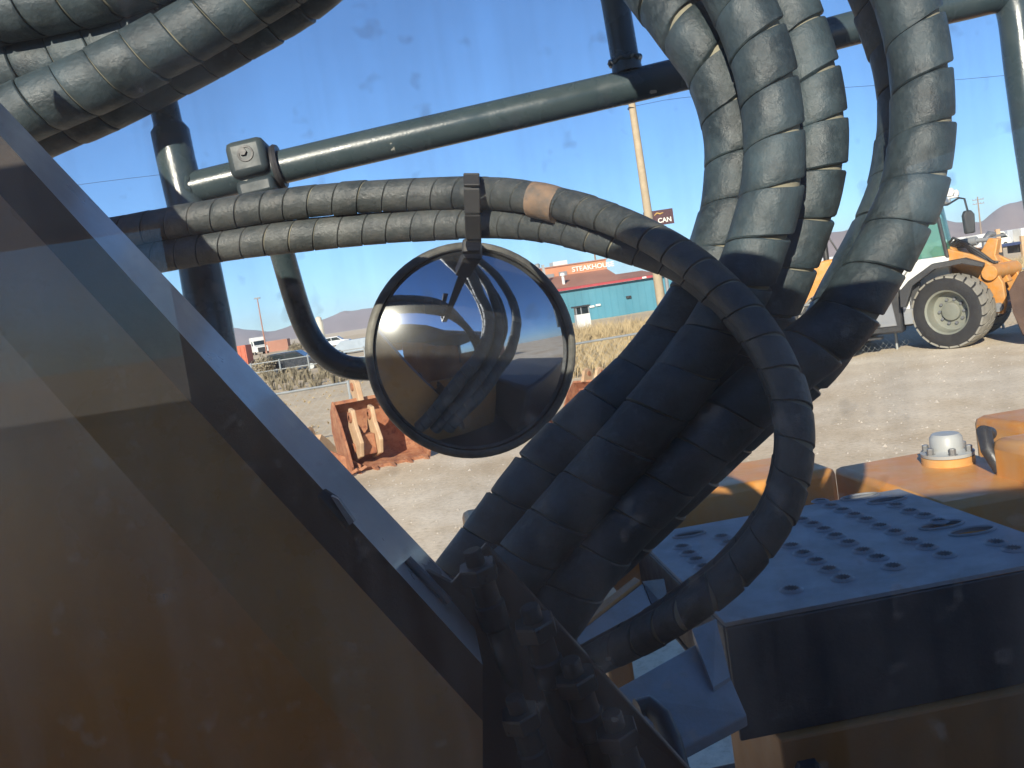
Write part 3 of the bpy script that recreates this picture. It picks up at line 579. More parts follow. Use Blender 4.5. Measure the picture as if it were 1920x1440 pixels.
# ------------------------------------------------------------------ wheel loader parked across the yard
def wheel(parent, loc, rz, rad=.83, wd=.62):
    h = wd / 2; m = MB()
    prof = [(rad * .56, -h * .72), (rad * .60, -h * .96), (rad * .74, -h * 1.02), (rad * .88, -h * .98), (rad * .955, -h * .86), (rad * .965, -h * .6), (rad * .965, h * .6), (rad * .955, h * .86), (rad * .88, h * .98), (rad * .74, h * 1.02), (rad * .6, h * .96), (rad * .56, h * .72)]
    m.lathe(prof, (0, 0, 0), (0, 1, 0), 48)
    w_ = m.build('wheel', TYRE, parent, smooth=40); w_.location = loc; w_.rotation_euler = (0, 0, rz)
    m = MB(); n = 22
    for k in range(n):                                    # chevron blocks
        for sgn in (-1, 1):
            a0 = 2 * math.pi * (k + (.5 if sgn > 0 else 0)) / n; da = 2 * math.pi / n * .80; sk = sgn * 2 * math.pi / n * .75; vs = []
            for rr in (rad * .95, rad):
                for (yy, aa) in ((sgn * .02 * wd, a0), (sgn * .02 * wd, a0 + da), (sgn * .27 * wd, a0 + da + sk * .5), (sgn * .485 * wd, a0 + da + sk * .72), (sgn * .485 * wd, a0 + sk * .72), (sgn * .27 * wd, a0 + sk * .5)):
                    q = rr * (1 - .035 * (abs(yy) / (.485 * wd)) ** 3); vs.append((q * math.cos(aa), yy, q * math.sin(aa)))
            m.add(vs, [(0, 1, 2, 5), (2, 3, 4, 5), (6, 11, 8, 7), (8, 11, 10, 9)] + [(i, (i + 1) % 6, (i + 1) % 6 + 6, i + 6) for i in range(6)])
    m.build('tread', TREAD, w_, smooth=0)
    m = MB(); m.lathe([(rad * .60, -h * .95), (rad * .575, -h * .90), (rad * .55, -h * .86), (rad * .53, -h * .55), (rad * .50, -h * .15), (rad * .40, -h * .05), (rad * .26, -h * .10), (rad * .24, -h * .34), (rad * .20, -h * .38), (0, -h * .38)], (0, 0, 0), (0, 1, 0), 36); rm = m.build('rim', RIMG, w_, smooth=40)
    for k in range(10):
        t = 2 * math.pi * k / 10; m = MB(); m.cyl((rad * .33 * math.cos(t), -h * .05, rad * .33 * math.sin(t)), (rad * .33 * math.cos(t), -h * .22, rad * .33 * math.sin(t)), .035, n=6); m.build('wheel_nut', STEEL, w_, smooth=0)
    return w_
LP = onz(1794, 651, 0); HD = R(-32); ART = R(-21)
LD = tag(empty('wheel_loader', (LP[0] + 1.0 * math.sin(R(32)), LP[1] + 1.0 * math.cos(R(32)), 0), HD), 'orange and white wheel loader with dusty treads parked beyond the hoses', 'wheel loader')
wheel(LD, (0, -1.0, .82), ART); wheel(LD, (.25, 1.0, .82), ART); wheel(LD, (-2.55, -1.0, .82), R(4)); wheel(LD, (-2.55, 1.0, .82), R(4))
def lpart(name, mt, fn, bevel=.02, parent=LD, smooth=30):
    m = MB(); fn(m); return m.build(name, mt, parent, smooth=smooth, bevel=bevel)
lpart('chassis', BLACKP, lambda m: (m.box(-3.6, -.9, -.55, .55, .55, 1.25), m.box(-.9, .7, -.38, .38, .6, 1.2)))
hood = lpart('engine_hood', ORANGE, lambda m: m.prism([(-4.1, -.62, 1.15), (-4.1, -.62, 1.95), (-3.85, -.62, 2.25), (-2.0, -.62, 2.40), (-2.0, -.62, 1.15)], (0, 1.24, 0)), .06)
lpart('counterweight', GREYP, lambda m: m.box(-4.3, -3.5, -1.05, 1.05, .75, 1.5), .08)
lpart('white_side_panel', WHITE, lambda m: m.prism([(-1.75, -.92, 1.72), (-.62, -.92, 1.60), (-.30, -.92, 2.02), (-.28, -.92, 2.42), (-.62, -.92, 2.45), (-.70, -.92, 2.08), (-1.75, -.92, 2.18)], (0, .3, 0)), .03)
bpy.data.objects['white_side_panel'].location = (-.42, 0, 0)
lpart('fender', BLACKP, lambda m: m.prism([(-1.0, -1.34, 1.42), (-.80, -1.34, 1.62), (-.30, -1.34, 1.92), (.35, -1.34, 1.95), (.72, -1.34, 1.78), (.70, -1.34, 1.70), (.30, -1.34, 1.84), (-.25, -1.34, 1.80), (-.72, -1.34, 1.50), (-.90, -1.34, 1.05), (-1.02, -1.34, 1.05)], (0, .68, 0)), .012)
lpart('fender_support', BLACKP, lambda m: m.box(-.9, -.62, -1.0, -.7, .95, 1.55))
def ladder(m):
    m.prism([(-1.66, -1.06, .62), (-1.02, -1.06, .62), (-1.10, -1.06, 1.30), (-1.22, -1.06, 1.66), (-1.50, -1.06, 1.62), (-1.72, -1.06, 1.30)], (0, .06, 0))
lpart('ladder_panel', GREYP, ladder)
bpy.data.objects['ladder_panel'].location = (-.15, 0, 0)
for zz in (.35, .66, .98):
    lpart('ladder_step', BLACKP, lambda m: m.box(-1.98, -1.52, -1.14, -.80, zz, zz + .05), .008)
lpart('battery_box', GREYP, lambda m: m.box(-1.02, -.80, -1.0, -.6, .62, 1.32))
lpart('data_plate', WHITE, lambda m: m.box(-1.0, -.86, -1.012, -1.0, .98, 1.18), 0)
lpart('tank', BLACKP, lambda m: m.box(-2.0, -1.05, -1.0, -.5, .45, 1.45), .05)
cabl = lpart('operator_cab', WHITE, lambda m: m.box(-1.70, -.30, -.70, .70, 1.35, 2.05), .05)
lpart('cab_roof', WHITE, lambda m: m.box(-1.78, -.25, -.76, .76, 3.20, 3.36), .05, cabl)
for (x, y, x2) in ((-1.68, -.68, -1.68), (-1.68, .64, -1.68), (-.36, -.68, -.50), (-.36, .64, -.50), (-1.0, -.68, -1.0)):
    lpart('cab_pillar', BLACKP, lambda m: m.tube([(x + .03, y + .02, 2.0), (x2 + .03, y + .02, 3.25)], .045, 8), 0, cabl)
for nm, poly in (('side_glass', [(-1.64, -.665, 2.06), (-.36, -.665, 2.06), (-.48, -.665, 3.20), (-1.64, -.665, 3.20)]), ('rear_glass', [(-1.66, -.64, 2.06), (-1.66, .64, 2.06), (-1.66, .64, 3.2), (-1.66, -.64, 3.2)])):
    m = MB(); m.add(poly, [(0, 1, 2, 3)]); m.build(nm, WINGLASS, cabl, smooth=0)
m = MB(); k = 9; vs = []
for i in range(k):
    t = -1 + 2 * i / (k - 1); xx = -.33 + .10 * (1 - t * t); vs += [(xx, t * .66, 2.06), (xx - .14, t * .66, 3.2)]
m.add(vs, [(2 * i, 2 * i + 2, 2 * i + 3, 2 * i + 1) for i in range(k - 1)]); m.build('windscreen', WINGLASS, cabl, smooth=60)
lpart('seat', BLACKP, lambda m: (m.box(-1.45, -.95, -.28, .28, 2.0, 2.2), m.box(-1.5, -1.36, -.28, .28, 2.2, 2.85)), .05, cabl)
for y in (-.66, .56):
    lpart('work_lamp', WHITE, lambda m: (m.box(-.30, -.08, y - .08, y + .20, 3.34, 3.52), m.box(-.09, -.06, y - .05, y + .17, 3.38, 3.50)), .03, cabl)
lpart('mirror_bracket', BLACKP, lambda m: m.tube([(-.36, -.72, 3.18), (-.20, -.86, 3.16), (.05, -1.02, 3.26), (.16, -1.08, 3.22), (.20, -1.10, 2.95), (.24, -1.1, 2.5)], .022, 8), 0, cabl)
lpart('wing_mirror', BLACKP, lambda m: m.prism([(.14, -1.22, 2.46), (.32, -1.14, 2.46), (.34, -1.13, 2.86), (.28, -1.16, 2.96), (.16, -1.21, 2.96), (.12, -1.23, 2.86)], (-.06, .10, 0)), .03, cabl)
cabl.location = (.30, 0, 0)
lpart('rear_handrail', BLACKP, lambda m: (m.tube([(-3.9, -.62, 2.2), (-3.9, -.62, 2.95), (-3.6, -.62, 3.1), (-2.6, -.62, 3.05), (-2.3, -.62, 2.4)], .022, 8), m.tube([(-4.05, -.7, 1.2), (-4.5, -.75, 1.15), (-4.6, -.75, 1.7), (-4.2, -.75, 1.85)], .02, 8)), 0)
lpart('exhaust_stack', BLACKP, lambda m: m.tube([(-2.7, -.3, 2.3), (-2.7, -.3, 2.9), (-2.75, -.3, 3.0)], .07, 12), 0)
# front frame: tower, lift arms, ram, hoses, bucket (turned with the articulated front)
FR = bpy.data.objects.new('front_frame', None)
ca, sa = math.cos(ART), math.sin(ART)
def turn(m, dx=-.05): m.v = [((x + dx) * ca - y * sa, (x + dx) * sa + y * ca, z) for (x, y, z) in m.v]
def fpart(name, mt, fn, bevel=.02, parent=LD, smooth=30):
    m = MB(); fn(m); turn(m, .50 if name == 'loader_bucket' else .05); return m.build(name, mt, parent, smooth=smooth, bevel=bevel)
fpart('front_tower', ORANGE, lambda m: m.prism([(-.6, -.32, 1.1), (.45, -.32, 1.1), (.25, -.32, 2.1), (-.05, -.32, 2.35), (-.30, -.32, 2.1)], (0, .64, 0)))
for y in (-.52, .40):
    fpart('lift_arm', ORANGE, lambda m: m.prism([(-.30, y, 2.16), (-.16, y, 2.30), (.05, y, 2.22), (.62, y, 2.00), (1.05, y, 1.72), (1.24, y, 1.30), (1.26, y, .86), (1.18, y, .62), (1.02, y, .66), (.98, y, 1.0), (.72, y, 1.34), (.20, y, 1.78), (-.20, y, 1.98)], (0, .12, 0)), .02)
fpart('bell_crank', ORANGE, lambda m: m.prism([(.55, -.10, 1.9), (.85, -.10, 2.3), (1.05, -.10, 2.25), (.95, -.10, 1.9), (1.2, -.10, 1.3), (1.0, -.10, 1.25)], (0, .2, 0)))
fpart('tilt_ram', GREYP, lambda m: (m.cyl((-.1, 0, 2.25), (.55, 0, 2.28), .10), m.cyl((.55, 0, 2.28), (.95, 0, 2.26), .05)), 0)
for k in range(6):
    fpart('hydraulic_hose', BLACKP, lambda m: m.tube([(-.05 + .05 * k, -.3 + .05 * k, 2.2), (.2 + .04 * k, -.35 + .06 * k, 2.42 - .05 * k), (.5, -.36 + .05 * k, 2.25 - .07 * k), (.8, -.3, 1.95 - .06 * k), (1.0, -.3 + .05 * k, 1.75)], .032, 8), 0)
fpart('pivot_pin', GREYP, lambda m: m.cyl((1.12, -.62, .78), (1.12, .62, .78), .10, n=16), 0)
fpart('cross_tube', ORANGE, lambda m: m.cyl((1.02, -.62, 1.55), (1.02, .62, 1.55), .17, n=18), .01)
fpart('loader_bucket', RUSTD if 'RUSTD' in globals() else RUST, lambda m: (m.prism([(1.30, -1.38, .70), (1.26, -1.38, 1.15), (1.50, -1.38, 1.50), (1.62, -1.38, 1.55), (1.70, -1.38, 1.30), (2.6, -1.38, .10), (2.6, -1.38, .04), (1.75, -1.38, .04), (1.45, -1.38, .25)], (0, .05, 0)),
      m.prism([(1.30, 1.33, .70), (1.26, 1.33, 1.15), (1.50, 1.33, 1.50), (1.62, 1.33, 1.55), (1.70, 1.33, 1.30), (2.6, 1.33, .10), (2.6, 1.33, .04), (1.75, 1.33, .04), (1.45, 1.33, .25)], (0, .05, 0)),
      m.prism([(1.28, -1.33, .70), (1.24, -1.33, 1.15), (1.48, -1.33, 1.52), (1.62, -1.33, 1.56), (1.60, -1.33, 1.48), (1.36, -1.33, 1.10), (1.40, -1.33, .72), (1.52, -1.33, .33), (1.78, -1.33, .12), (2.6, -1.33, .12), (2.6, -1.33, .03), (1.74, -1.33, .03), (1.42, -1.33, .22)], (0, 2.66, 0))), .01)
def text(body, size, ext, mt, name, parent, mw, align='CENTER'):
    cu = bpy.data.curves.new(name, 'FONT'); cu.body = body; cu.size = size; cu.extrude = ext; cu.align_x = align; cu.align_y = 'CENTER'; cu.offset = size * .022
    o = bpy.data.objects.new(name, cu); COL.objects.link(o); dg = bpy.context.evaluated_depsgraph_get(); me = bpy.data.meshes.new_from_object(o.evaluated_get(dg)); bpy.data.objects.remove(o)
    me.materials.clear(); me.materials.append(mt); t = bpy.data.objects.new(name, me); COL.objects.link(t); t.parent = parent; t.matrix_local = mw; return t
text('CET', .34, .01, BLACKP, 'hood_letters', LD, Matrix.Translation((-3.35, -.635, 1.92)) @ Matrix.Rotation(R(90), 4, 'X'))
text('TSL', .20, .004, LETTER, 'chalk_marks', LD, Matrix.Rotation(ART, 4, 'Z') @ Matrix.Translation((2.30, -1.388, .62)) @ Matrix.Rotation(R(90), 4, 'X'))

# ------------------------------------------------------------------ chain-link fence
F0_, F1_ = -14.0, 40.0
fen = tag(empty('chain_link_fence', (0, fence_y(0), 0)), 'low chain-link fence with a galvanised top rail at the edge of the yard', 'fence')
FH = 1.40
def fp(x): return np.array([x, fence_y(x) - fence_y(0), 0])
m = MB(); m.tube([fp(x) + (0, 0, FH) for x in (F0_, 0, 20, F1_)], .024, 8); m.build('top_rail', GALV, fen)
x = F0_; k = 0
xsn = np.arange(-12.47, F1_, 3.1)
for x in xsn:
    m = MB(); m.tube([fp(x) + (0, 0, -.1), fp(x) + (0, 0, FH + .03)], .032, 8); m.build('fence_post', GALV, fen)
m = MB()                                                  # the diamond mesh, thin wires
xx = np.arange(F0_, 24, .16)
for s_ in (-1, 1):
    for x in xx:
        a = fp(x) + (0, .03, .05); b = fp(x + s_ * 1.35) + (0, .03, FH); t = .0022
        m.add([a - (t, 0, 0), a + (t, 0, 0), b + (t, 0, 0), b - (t, 0, 0)], [(0, 1, 2, 3)])
kind(m.build('wire_mesh', MESHW, fen, smooth=0), 'stuff')

# ------------------------------------------------------------------ dry brush
def brush(name, n, region, hgt, mt, label, blades=34):
    V = []; Fc = []; c = 0
    for i in range(n):
        x, y, z, sc_ = region()
        h = hgt * sc_ * random.uniform(.6, 1.25); rad = h * random.uniform(.25, .55)
        for b in range(blades):
            a = random.uniform(0, 6.283); q = rad * math.sqrt(random.random()); bx, by = x + q * .55 * math.cos(a), y + q * .55 * math.sin(a)
            hh = h * random.uniform(.45, 1.0); lean = random.uniform(.1, .6) * hh; w_ = random.uniform(.003, .009) * (1 + y / 30)
            px, py = -math.sin(a + 1.2) * w_, math.cos(a + 1.2) * w_
            tx, ty = bx + lean * math.cos(a), by + lean * math.sin(a); kx, ky = bx + lean * .3 * math.cos(a), by + lean * .3 * math.sin(a)
            V += [(bx - px, by - py, z), (bx + px, by + py, z), (kx + px, ky + py, z + hh * .6), (kx - px, ky - py, z + hh * .6), (tx, ty, z + hh)]
            Fc += [(c, c + 1, c + 2, c + 3), (c + 3, c + 2, c + 4)]; c += 5
    me = bpy.data.meshes.new(name); me.from_pydata(V, [], Fc); me.materials.append(mt); o = bpy.data.objects.new(name, me); COL.objects.link(o); return kind(o, 'stuff', label, 'brush')
def reg_r():
    x = random.uniform(-1, 24); v = random.uniform(.4, 1) ** 2 * 26; 
    return x * (1 + v / 40), fence_y(x) + .5 + v, field_z(x, v), (.75 + .5 * (noise.noise(Vector((x * .4, v * .3, 9))) + .3)) * (1 + v / 36)
brush('dry_brush', 3400, reg_r, .60, BRUSH, 'tall straw-coloured dry weeds behind the fence')
def reg_l():
    x = random.uniform(-14, 3); v = random.random() ** 1.3 * 34; return x * (1 + v / 45), fence_y(x) + .5 + v, field_z(x, v), .6 + .8 * max(noise.noise(Vector((x * .35, v * .35, 2))), -.4)
brush('sparse_grass', 2000, reg_l, .10, BRUSH, 'short dry grass tufts on the dirt bank', 14)
def reg_d():
    x = random.uniform(-26, 2); v = 22 + random.random() * 16; return x, fence_y(-8) + v, field_z(x, v), 1
brush('grey_weeds', 420, reg_d, .55, BRUSHG, 'grey leafless weeds at the far edge of the bank', 40)
def shrub(px, d, h, label):
    p = far(px, d); t = empty('shrub', (p[0], p[1], .15)); tag(t, label, 'shrub', 'shrubs on the bank')
    m = MB()
    for k in range(5):
        a = random.uniform(0, 6.28); m.tube([(0, 0, -.1), (.2 * h * math.cos(a), .2 * h * math.sin(a), .35 * h), (.36 * h * math.cos(a), .36 * h * math.sin(a), .7 * h)], [.03 * h, .02 * h, .006 * h], 5)
    m.build('stems', WOODG, t)
    m = MB()
    for k in range(900):
        v = np.array([random.gauss(0, 1) for _ in range(3)]); v /= np.linalg.norm(v); q = v * np.array([.55, .55, .42]) * h * random.uniform(.45, 1.0) * (1 + .3 * noise.noise(Vector(v * 2.2))) + np.array([0, 0, .5 * h])
        if q[2] < 0: continue
        a = np.array([random.gauss(0, 1) for _ in range(3)]); b = np.cross(a, v); b /= np.linalg.norm(b) + 1e-6; a /= np.linalg.norm(a); s_ = .05 * h; m.add([q - a * s_, q + b * s_ * .6, q + a * s_, q - b * s_ * .6], [(0, 1, 2, 3)])
    m.build('foliage', BRUSHG, t, smooth=0); return t
shrub(488, 60, 1.6, 'dark round shrub left of the dark parked car'); shrub(553, 110, 2.0, 'dark shrub on the bank in front of the white truck')
shrub(1470, 30, 1.2, 'grey-brown shrub seen between the hoses'); shrub(585, 64, 1.3, 'low shrub just right of the dark parked car')

# ------------------------------------------------------------------ utility poles and wires
def pole(name, base, top, r0, r1, mt, label, arms=True, cat='utility pole', grp=None):
    t = empty(name, base); tag(t, label, cat, grp); top = np.array(top, float) - np.array(base, float)
    m = MB(); m.tube([(0, 0, 0), top * .5, top], [r0, (r0 + r1) / 2, r1], 14); m.build('shaft', mt, t)
    if arms:
        for k, f_ in enumerate((.94, .86)):
            c = top * f_; m = MB(); m.box(c[0] - 1.1, c[0] + 1.1, c[1] - .16, c[1] - .04, c[2] - .06, c[2] + .06); ar = m.build('crossarm', WOODG, t, smooth=0)
            for u in (-1, -.4, .4, 1):
                m = MB(); m.lathe([(0, .22), (.05, .2), (.06, .12), (.03, .08), (.03, 0)], (c[0] + u, c[1] - .1, c[2] + .06), (0, 0, 1), 8); m.build('insulator', GREYP, ar)
    return t
pd = 34.0
pb = P(1247, 612, pd); ptp = P(1178, 150, pd)
up_ = pole('utility_pole', (pb[0], pb[1], 0), (ptp[0], ptp[1], ptp[2]), .19, .13, WOOD, 'tall tan wooden utility pole rising behind the handrail', arms=False)
m = MB(); q = P(1184, 203, pd) - np.array([pb[0], pb[1], 0]); m.tube([q + (.14 * math.cos(t), .14 * math.sin(t), .02 * math.sin(t * 2)) for t in np.linspace(0, 6.28, 16)], .018, 6, False); m.build('cable_loop', BLACKP, up_)
def far_pole(px, d, h, label, arms=True, grp='distant utility poles', mt=WOODG):
    p = far(px, d); return pole('utility_pole', (p[0], p[1], 0), (p[0], p[1], h), .16, .11, mt, label, arms, grp=grp)
far_pole(1840, 170, 9.6, 'distant utility pole with crossarms in front of the right mountain')
far_pole(1125, 120, 8.3, 'distant utility pole behind the steakhouse', arms=False)
def wire(name, pts, r, label):
    m = MB(); p, _ = spline(pts, 1.0); m.tube(p, r, 5, False); return tag(m.build(name, BLACKP), label, 'wire')
wire('overhead_wire', [P(-200, 398, 36), P(150, 346, 36), P(430, 311, 36), P(760, 256, 36), P(1180, 196, pd)], .008, 'thin overhead wire crossing the sky at the left')
wire('overhead_wire', [P(1185, 200, pd), P(1300, 181, 36), P(1600, 163, 36), P(1900, 140, 36), P(2200, 100, 36)], .008, 'thin overhead wire crossing the sky at the right')
p = far(497, 165); lpz = empty('light_pole', (p[0], p[1], 0)); tag(lpz, 'slim tall lamp post beside the white truck', 'lamp post')
m = MB(); m.tube([(0, 0, 0), (0, 0, 10.6)], [.14, .09], 10); m.build('shaft', TERRAD, lpz); m = MB(); m.box(-.55, .55, -.2, .2, 10.6, 10.85); m.build('lamp_head', GREYP, lpz, smooth=0, bevel=.04)

# ------------------------------------------------------------------ steakhouse
SH = empty('steakhouse', far(1145, 74)); SH.rotation_euler = (0, 0, R(6)); tag(SH, 'blue steakhouse with red eaves and a terracotta sign parapet', 'building')
PXM = FPX / 74.0
def sx(px): return (px - 1145) / PXM
m = MB(); m.box(sx(960), sx(1420), 0, 14, -.3, 2.95); sw = m.build('wall', BLUEW, SH, smooth=0)
for i, x in enumerate(np.arange(sx(960) + .3, sx(1420), .6)):
    m = MB(); m.box(x, x + .035, -.03, .0, -.2, 2.94); m.build('siding_batten', BLUEW, sw, smooth=0)
m = MB(); m.box(sx(960), sx(1424), -.45, .0, 2.96, 3.16); m.build('eave_trim', REDTRIM, SH, smooth=0)
m = MB(); m.prism([(sx(955), -.42, 3.17), (sx(955), 5.0, 4.35), (sx(955), 5.0, 3.17)], (sx(1170) - sx(955), 0, 0)); m.build('roof', TERRAD, SH, smooth=0)
m = MB(); m.prism([(sx(1170) + .01, -.42, 3.17), (sx(1170) + .01, 5.0, 3.75), (sx(1170) + .01, 5.0, 3.17)], (sx(1240) - sx(1170), 0, 0)); m.build('roof', TERRAD, SH, smooth=0)
m = MB(); m.box(sx(1000), sx(1170), 5.0, 5.3, 3.2, 5.15); par = m.build('parapet', TERRA, SH, smooth=0)
m = MB(); m.box(sx(998), sx(1172), 4.9, 5.4, 5.16, 5.26); m.build('coping', TERRAD, par, smooth=0)
t_ = text('STEAKHOUSE', .60, .04, LETTER, 'sign_letters', SH, Matrix.Translation((sx(1142), 4.95, 4.70)) @ Matrix.Rotation(R(90), 4, 'X') @ Matrix.Diagonal((1.04, 1, 1, 1)))
m = MB(); m.box(sx(1034), sx(1062), 4.88, 4.99, 4.28, 4.62); m.build('sign_board', GREYP, SH, smooth=0)
m = MB(); m.box(sx(1072), sx(1088), 4.88, 4.99, 4.28, 4.68); m.build('sign_board', GREYP, SH, smooth=0)
m = MB(); m.box(sx(1030), sx(1034) + .05, 2.0, 2.2, 3.5, 5.4); m.lathe([(.2, 0), (.25, .3), (.15, .4), (0, .42)], (sx(1033), 5.3, 5.3), (0, 0, 1), 10); m.build('vent_pipe', GALV, SH)
m = MB(); m.lathe([(.13, 0), (.13, .7), (.24, .72), (.2, .95), (0, 1.0)], (sx(1064), 1.2, 3.5), (0, 0, 1), 10); m.build('vent_pipe', WHITE, SH)
m = MB(); m.box(sx(1075), sx(1105), 8, 10, 5.0, 5.75); m.build('rooftop_unit', WHITE, SH, smooth=0)
m = MB(); m.box(sx(1205), sx(1213), -.5, -.46, 2.98, 3.13); m.build('eave_lamp', WHITE, SH, smooth=0)
for (px, z, s_) in ((1105, 1.25, .10), (1117, 1.30, .10)):
    m = MB(); m.box(sx(px) - .2, sx(px) + .2, -.16, -.03, z, z + .16); m.build('wall_lamp', WHITE, SH, smooth=0)
m = MB(); m.box(sx(1172), sx(1181), -.2, -.03, 1.55, 1.75); m.build('wall_lamp', BLACKP, SH, smooth=0)
# small booth in front
p = far(1088, 46); bt = tag(empty('booth', p, R(4)), 'small grey booth with a dark window band in front of the blue wall', 'booth')
m = MB(); m.box(-.36, .36, 0, .7, .45, 1.42); m.build('panel', WHITE, bt, smooth=0)
m = MB(); m.box(-.34, .34, .03, .66, 1.42, 1.78); m.build('window_band', DARKGLASS, bt, smooth=0)
for u in (-.36, -.1, .3):
    m = MB(); m.box(u, u + .06, -.01, .03, 1.42, 1.78); m.build('mullion', GREYP, bt, smooth=0)
m = MB(); m.box(-.46, .42, -.08, .78, 1.78, 1.86); m.build('roof', BLACKP, bt, smooth=0)
for u in (-.3, .25):
    m = MB(); m.box(u, u + .08, .1, .18, 0, .45); m.build('leg', GREYP, bt, smooth=0)
# brown sign on a post
p = P(1235, 408, 58); sg = tag(empty('brown_sign', (p[0], p[1], 0)), 'brown sign board with pale lettering beside the wooden pole', 'sign')
m = MB(); m.box(-.95, .95, -.1, .1, p[2] - .50, p[2] + .47); m.build('board', BROWNS, sg, smooth=0)
m = MB(); m.cyl((0, .2, 0), (0, .2, p[2] + .3), .12); m.build('post', GREYP, sg)
text('CAN', .42, .01, LETTER, 'sign_letters', sg, Matrix.Translation((.35, -.115, p[2] - .22)) @ Matrix.Rotation(R(90), 4, 'X'))
m = MB(); m.tube([(-.3, -.12, p[2] + .15), (-.1, -.12, p[2] + .30), (.1, -.12, p[2] + .22), (.32, -.12, p[2] + .28)], [.02, .05, .05, .02], 6); m.build('sign_flourish', mat('sign_gold', (.60, .38, .12), .6), sg)

# ------------------------------------------------------------------ far vehicles
def vehicle(name, px, d, rz, body, label, cat, L=4.6, H=1.75, W=1.9, z=0, win=True, grp=None, van=False):
    p = far(px, d, z); t = empty(name, p, rz); tag(t, label, cat, grp)
    if van: prof = [(-L / 2, .35), (-L / 2, H), (L / 2 - 1.1, H), (L / 2 - .25, H * .58), (L / 2, H * .5), (L / 2, .35)]
    else: prof = [(-L / 2, .4), (-L / 2, H * .62), (-L / 2 + .25, H * .97), (-L / 2 + .5, H), (L * .08, H), (L * .24, H * .66), (L / 2 - .15, H * .58), (L / 2, H * .45), (L / 2, .4)]
    m = MB(); m.prism([(x, -W / 2, zz) for x, zz in prof], (0, W, 0)); m.build('body', body, t, smooth=0, bevel=.06)
    if van: wins = [[(L / 2 - 1.9, H * .60), (L / 2 - 1.9, H * .90), (L / 2 - 1.15, H * .90), (L / 2 - .5, H * .60)]]
    else: wins = [[(-L / 2 + .35, H * .66), (-L / 2 + .5, H * .93), (-L * .14, H * .93), (-L * .14, H * .66)], [(-L * .12, H * .66), (-L * .12, H * .93), (L * .07, H * .93), (L * .2, H * .66)]]
    for wn in wins:
        m = MB(); m.prism([(x, -W / 2 - .012, zz) for x, zz in wn], (0, .01, 0)); m.build('window', DARKGLASS, t, smooth=0)
    for x in (-L * .31, L * .31):
        for s_ in (-1, 1):
            m = MB(); m.cyl((x, s_ * (W / 2 - .2), .36), (x, s_ * (W / 2 + .02), .36), .36, n=16); wh = m.build('wheel', TYRE, t)
            m = MB(); m.cyl((x, s_ * (W / 2), .36), (x, s_ * (W / 2 + .035), .36), .2, n=12); m.build('rim', GALV, wh)
    return t
SILV = mat('silver_paint', (.62, .64, .66), .3, metal=.2); DKP = mat('dark_paint', (.02, .025, .035), .25, coat=.5)
vehicle('parked_car', 628, 140, R(0), SILV, 'white and silver sport utility car on the far road', 'car')
vehicle('parked_car', 548, 62, R(0), DKP, 'dark car parked behind the far fence', 'car', L=3.9, H=1.55)
vehicle('trailer', 662, 84, R(180), mat('blue_grey_roof', (.30, .36, .42), .5), 'low blue-grey covered trailer beside the mirror arm', 'trailer', L=4.6, H=1.5, van=True)
# white truck, three-quarter front
p = far(485, 170); tk = tag(empty('white_truck', p, R(-62)), 'white highway truck parked far left below the mountains', 'truck')
m = MB(); m.prism([(-2.2, -1.2, .9), (-2.2, -1.2, 3.7), (-.3, -1.2, 3.7), (.5, -1.2, 3.0), (.9, -1.2, 2.1), (2.1, -1.2, 1.85), (2.25, -1.2, .8)], (0, 2.4, 0)); m.build('cab', WHITE, tk, smooth=0, bevel=.12)
m = MB(); m.prism([(.50, -1.05, 2.94), (.88, -1.05, 2.16), (.92, -1.05, 2.18), (.55, -1.05, 2.97)], (0, 2.1, 0)); m.build('windscreen', DARKGLASS, tk, smooth=0)
m = MB(); m.prism([(-.6, -1.215, 2.1), (-.6, -1.215, 2.9), (.25, -1.215, 2.9), (.6, -1.215, 2.1)], (0, .01, 0)); m.build('side_window', DARKGLASS, tk, smooth=0)
m = MB(); m.box(2.2, 2.32, -.8, .8, .8, 1.7); m.build('grille', BLACKP, tk, smooth=0)
for x in (1.4, -1.6):
    for s_ in (-1, 1):
        m = MB(); m.cyl((x, s_ * .95, .5), (x, s_ * 1.22, .5), .5, n=16); m.build('wheel', TYRE, tk)
m = MB(); m.box(-9, -2.3, -1.0, 1.0, .8, 1.2); m.build('chassis', BLACKP, tk, smooth=0)
def container(px, d, w_, h, mt, label, rz=0, z=0):
    t = tag(empty('shipping_container', far(px, d, z), rz), label, 'container', 'containers on the far lot'); m = MB(); m.box(-w_ / 2, w_ / 2, 0, 2.4, .05, h); b = m.build('shell', mt, t, smooth=0)
    for x in np.arange(-w_ / 2 + .2, w_ / 2 - .1, .45):
        m = MB(); m.box(x, x + .2, -.05, -.001, .2, h - .15); m.build('rib', mt, b, smooth=0)
    return t
container(515, 185, 5.2, 2.6, TERRAD, 'brown container behind the white truck')
container(444, 100, 1.9, 2.5, mat('red_container', (.50, .12, .06), .6), 'red-orange container end beside the dark post')
p = far(602, 260); wt = tag(empty('storage_silo', p), 'pale round storage silo on the horizon', 'silo')
m = MB(); m.lathe([(1.15, 0), (1.15, 5.8), (.9, 6.5), (.9, 7.2), (.5, 7.6), (0, 7.7)], (0, 0, 0), (0, 0, 1), 20); m.build('tank', mat('cream', (.62, .58, .48), .7), wt); m = MB(); m.tube([(1.2, -.6, 0), (1.2, -.6, 6.5)], .08, 6); m.build('ladder', GALV, wt)
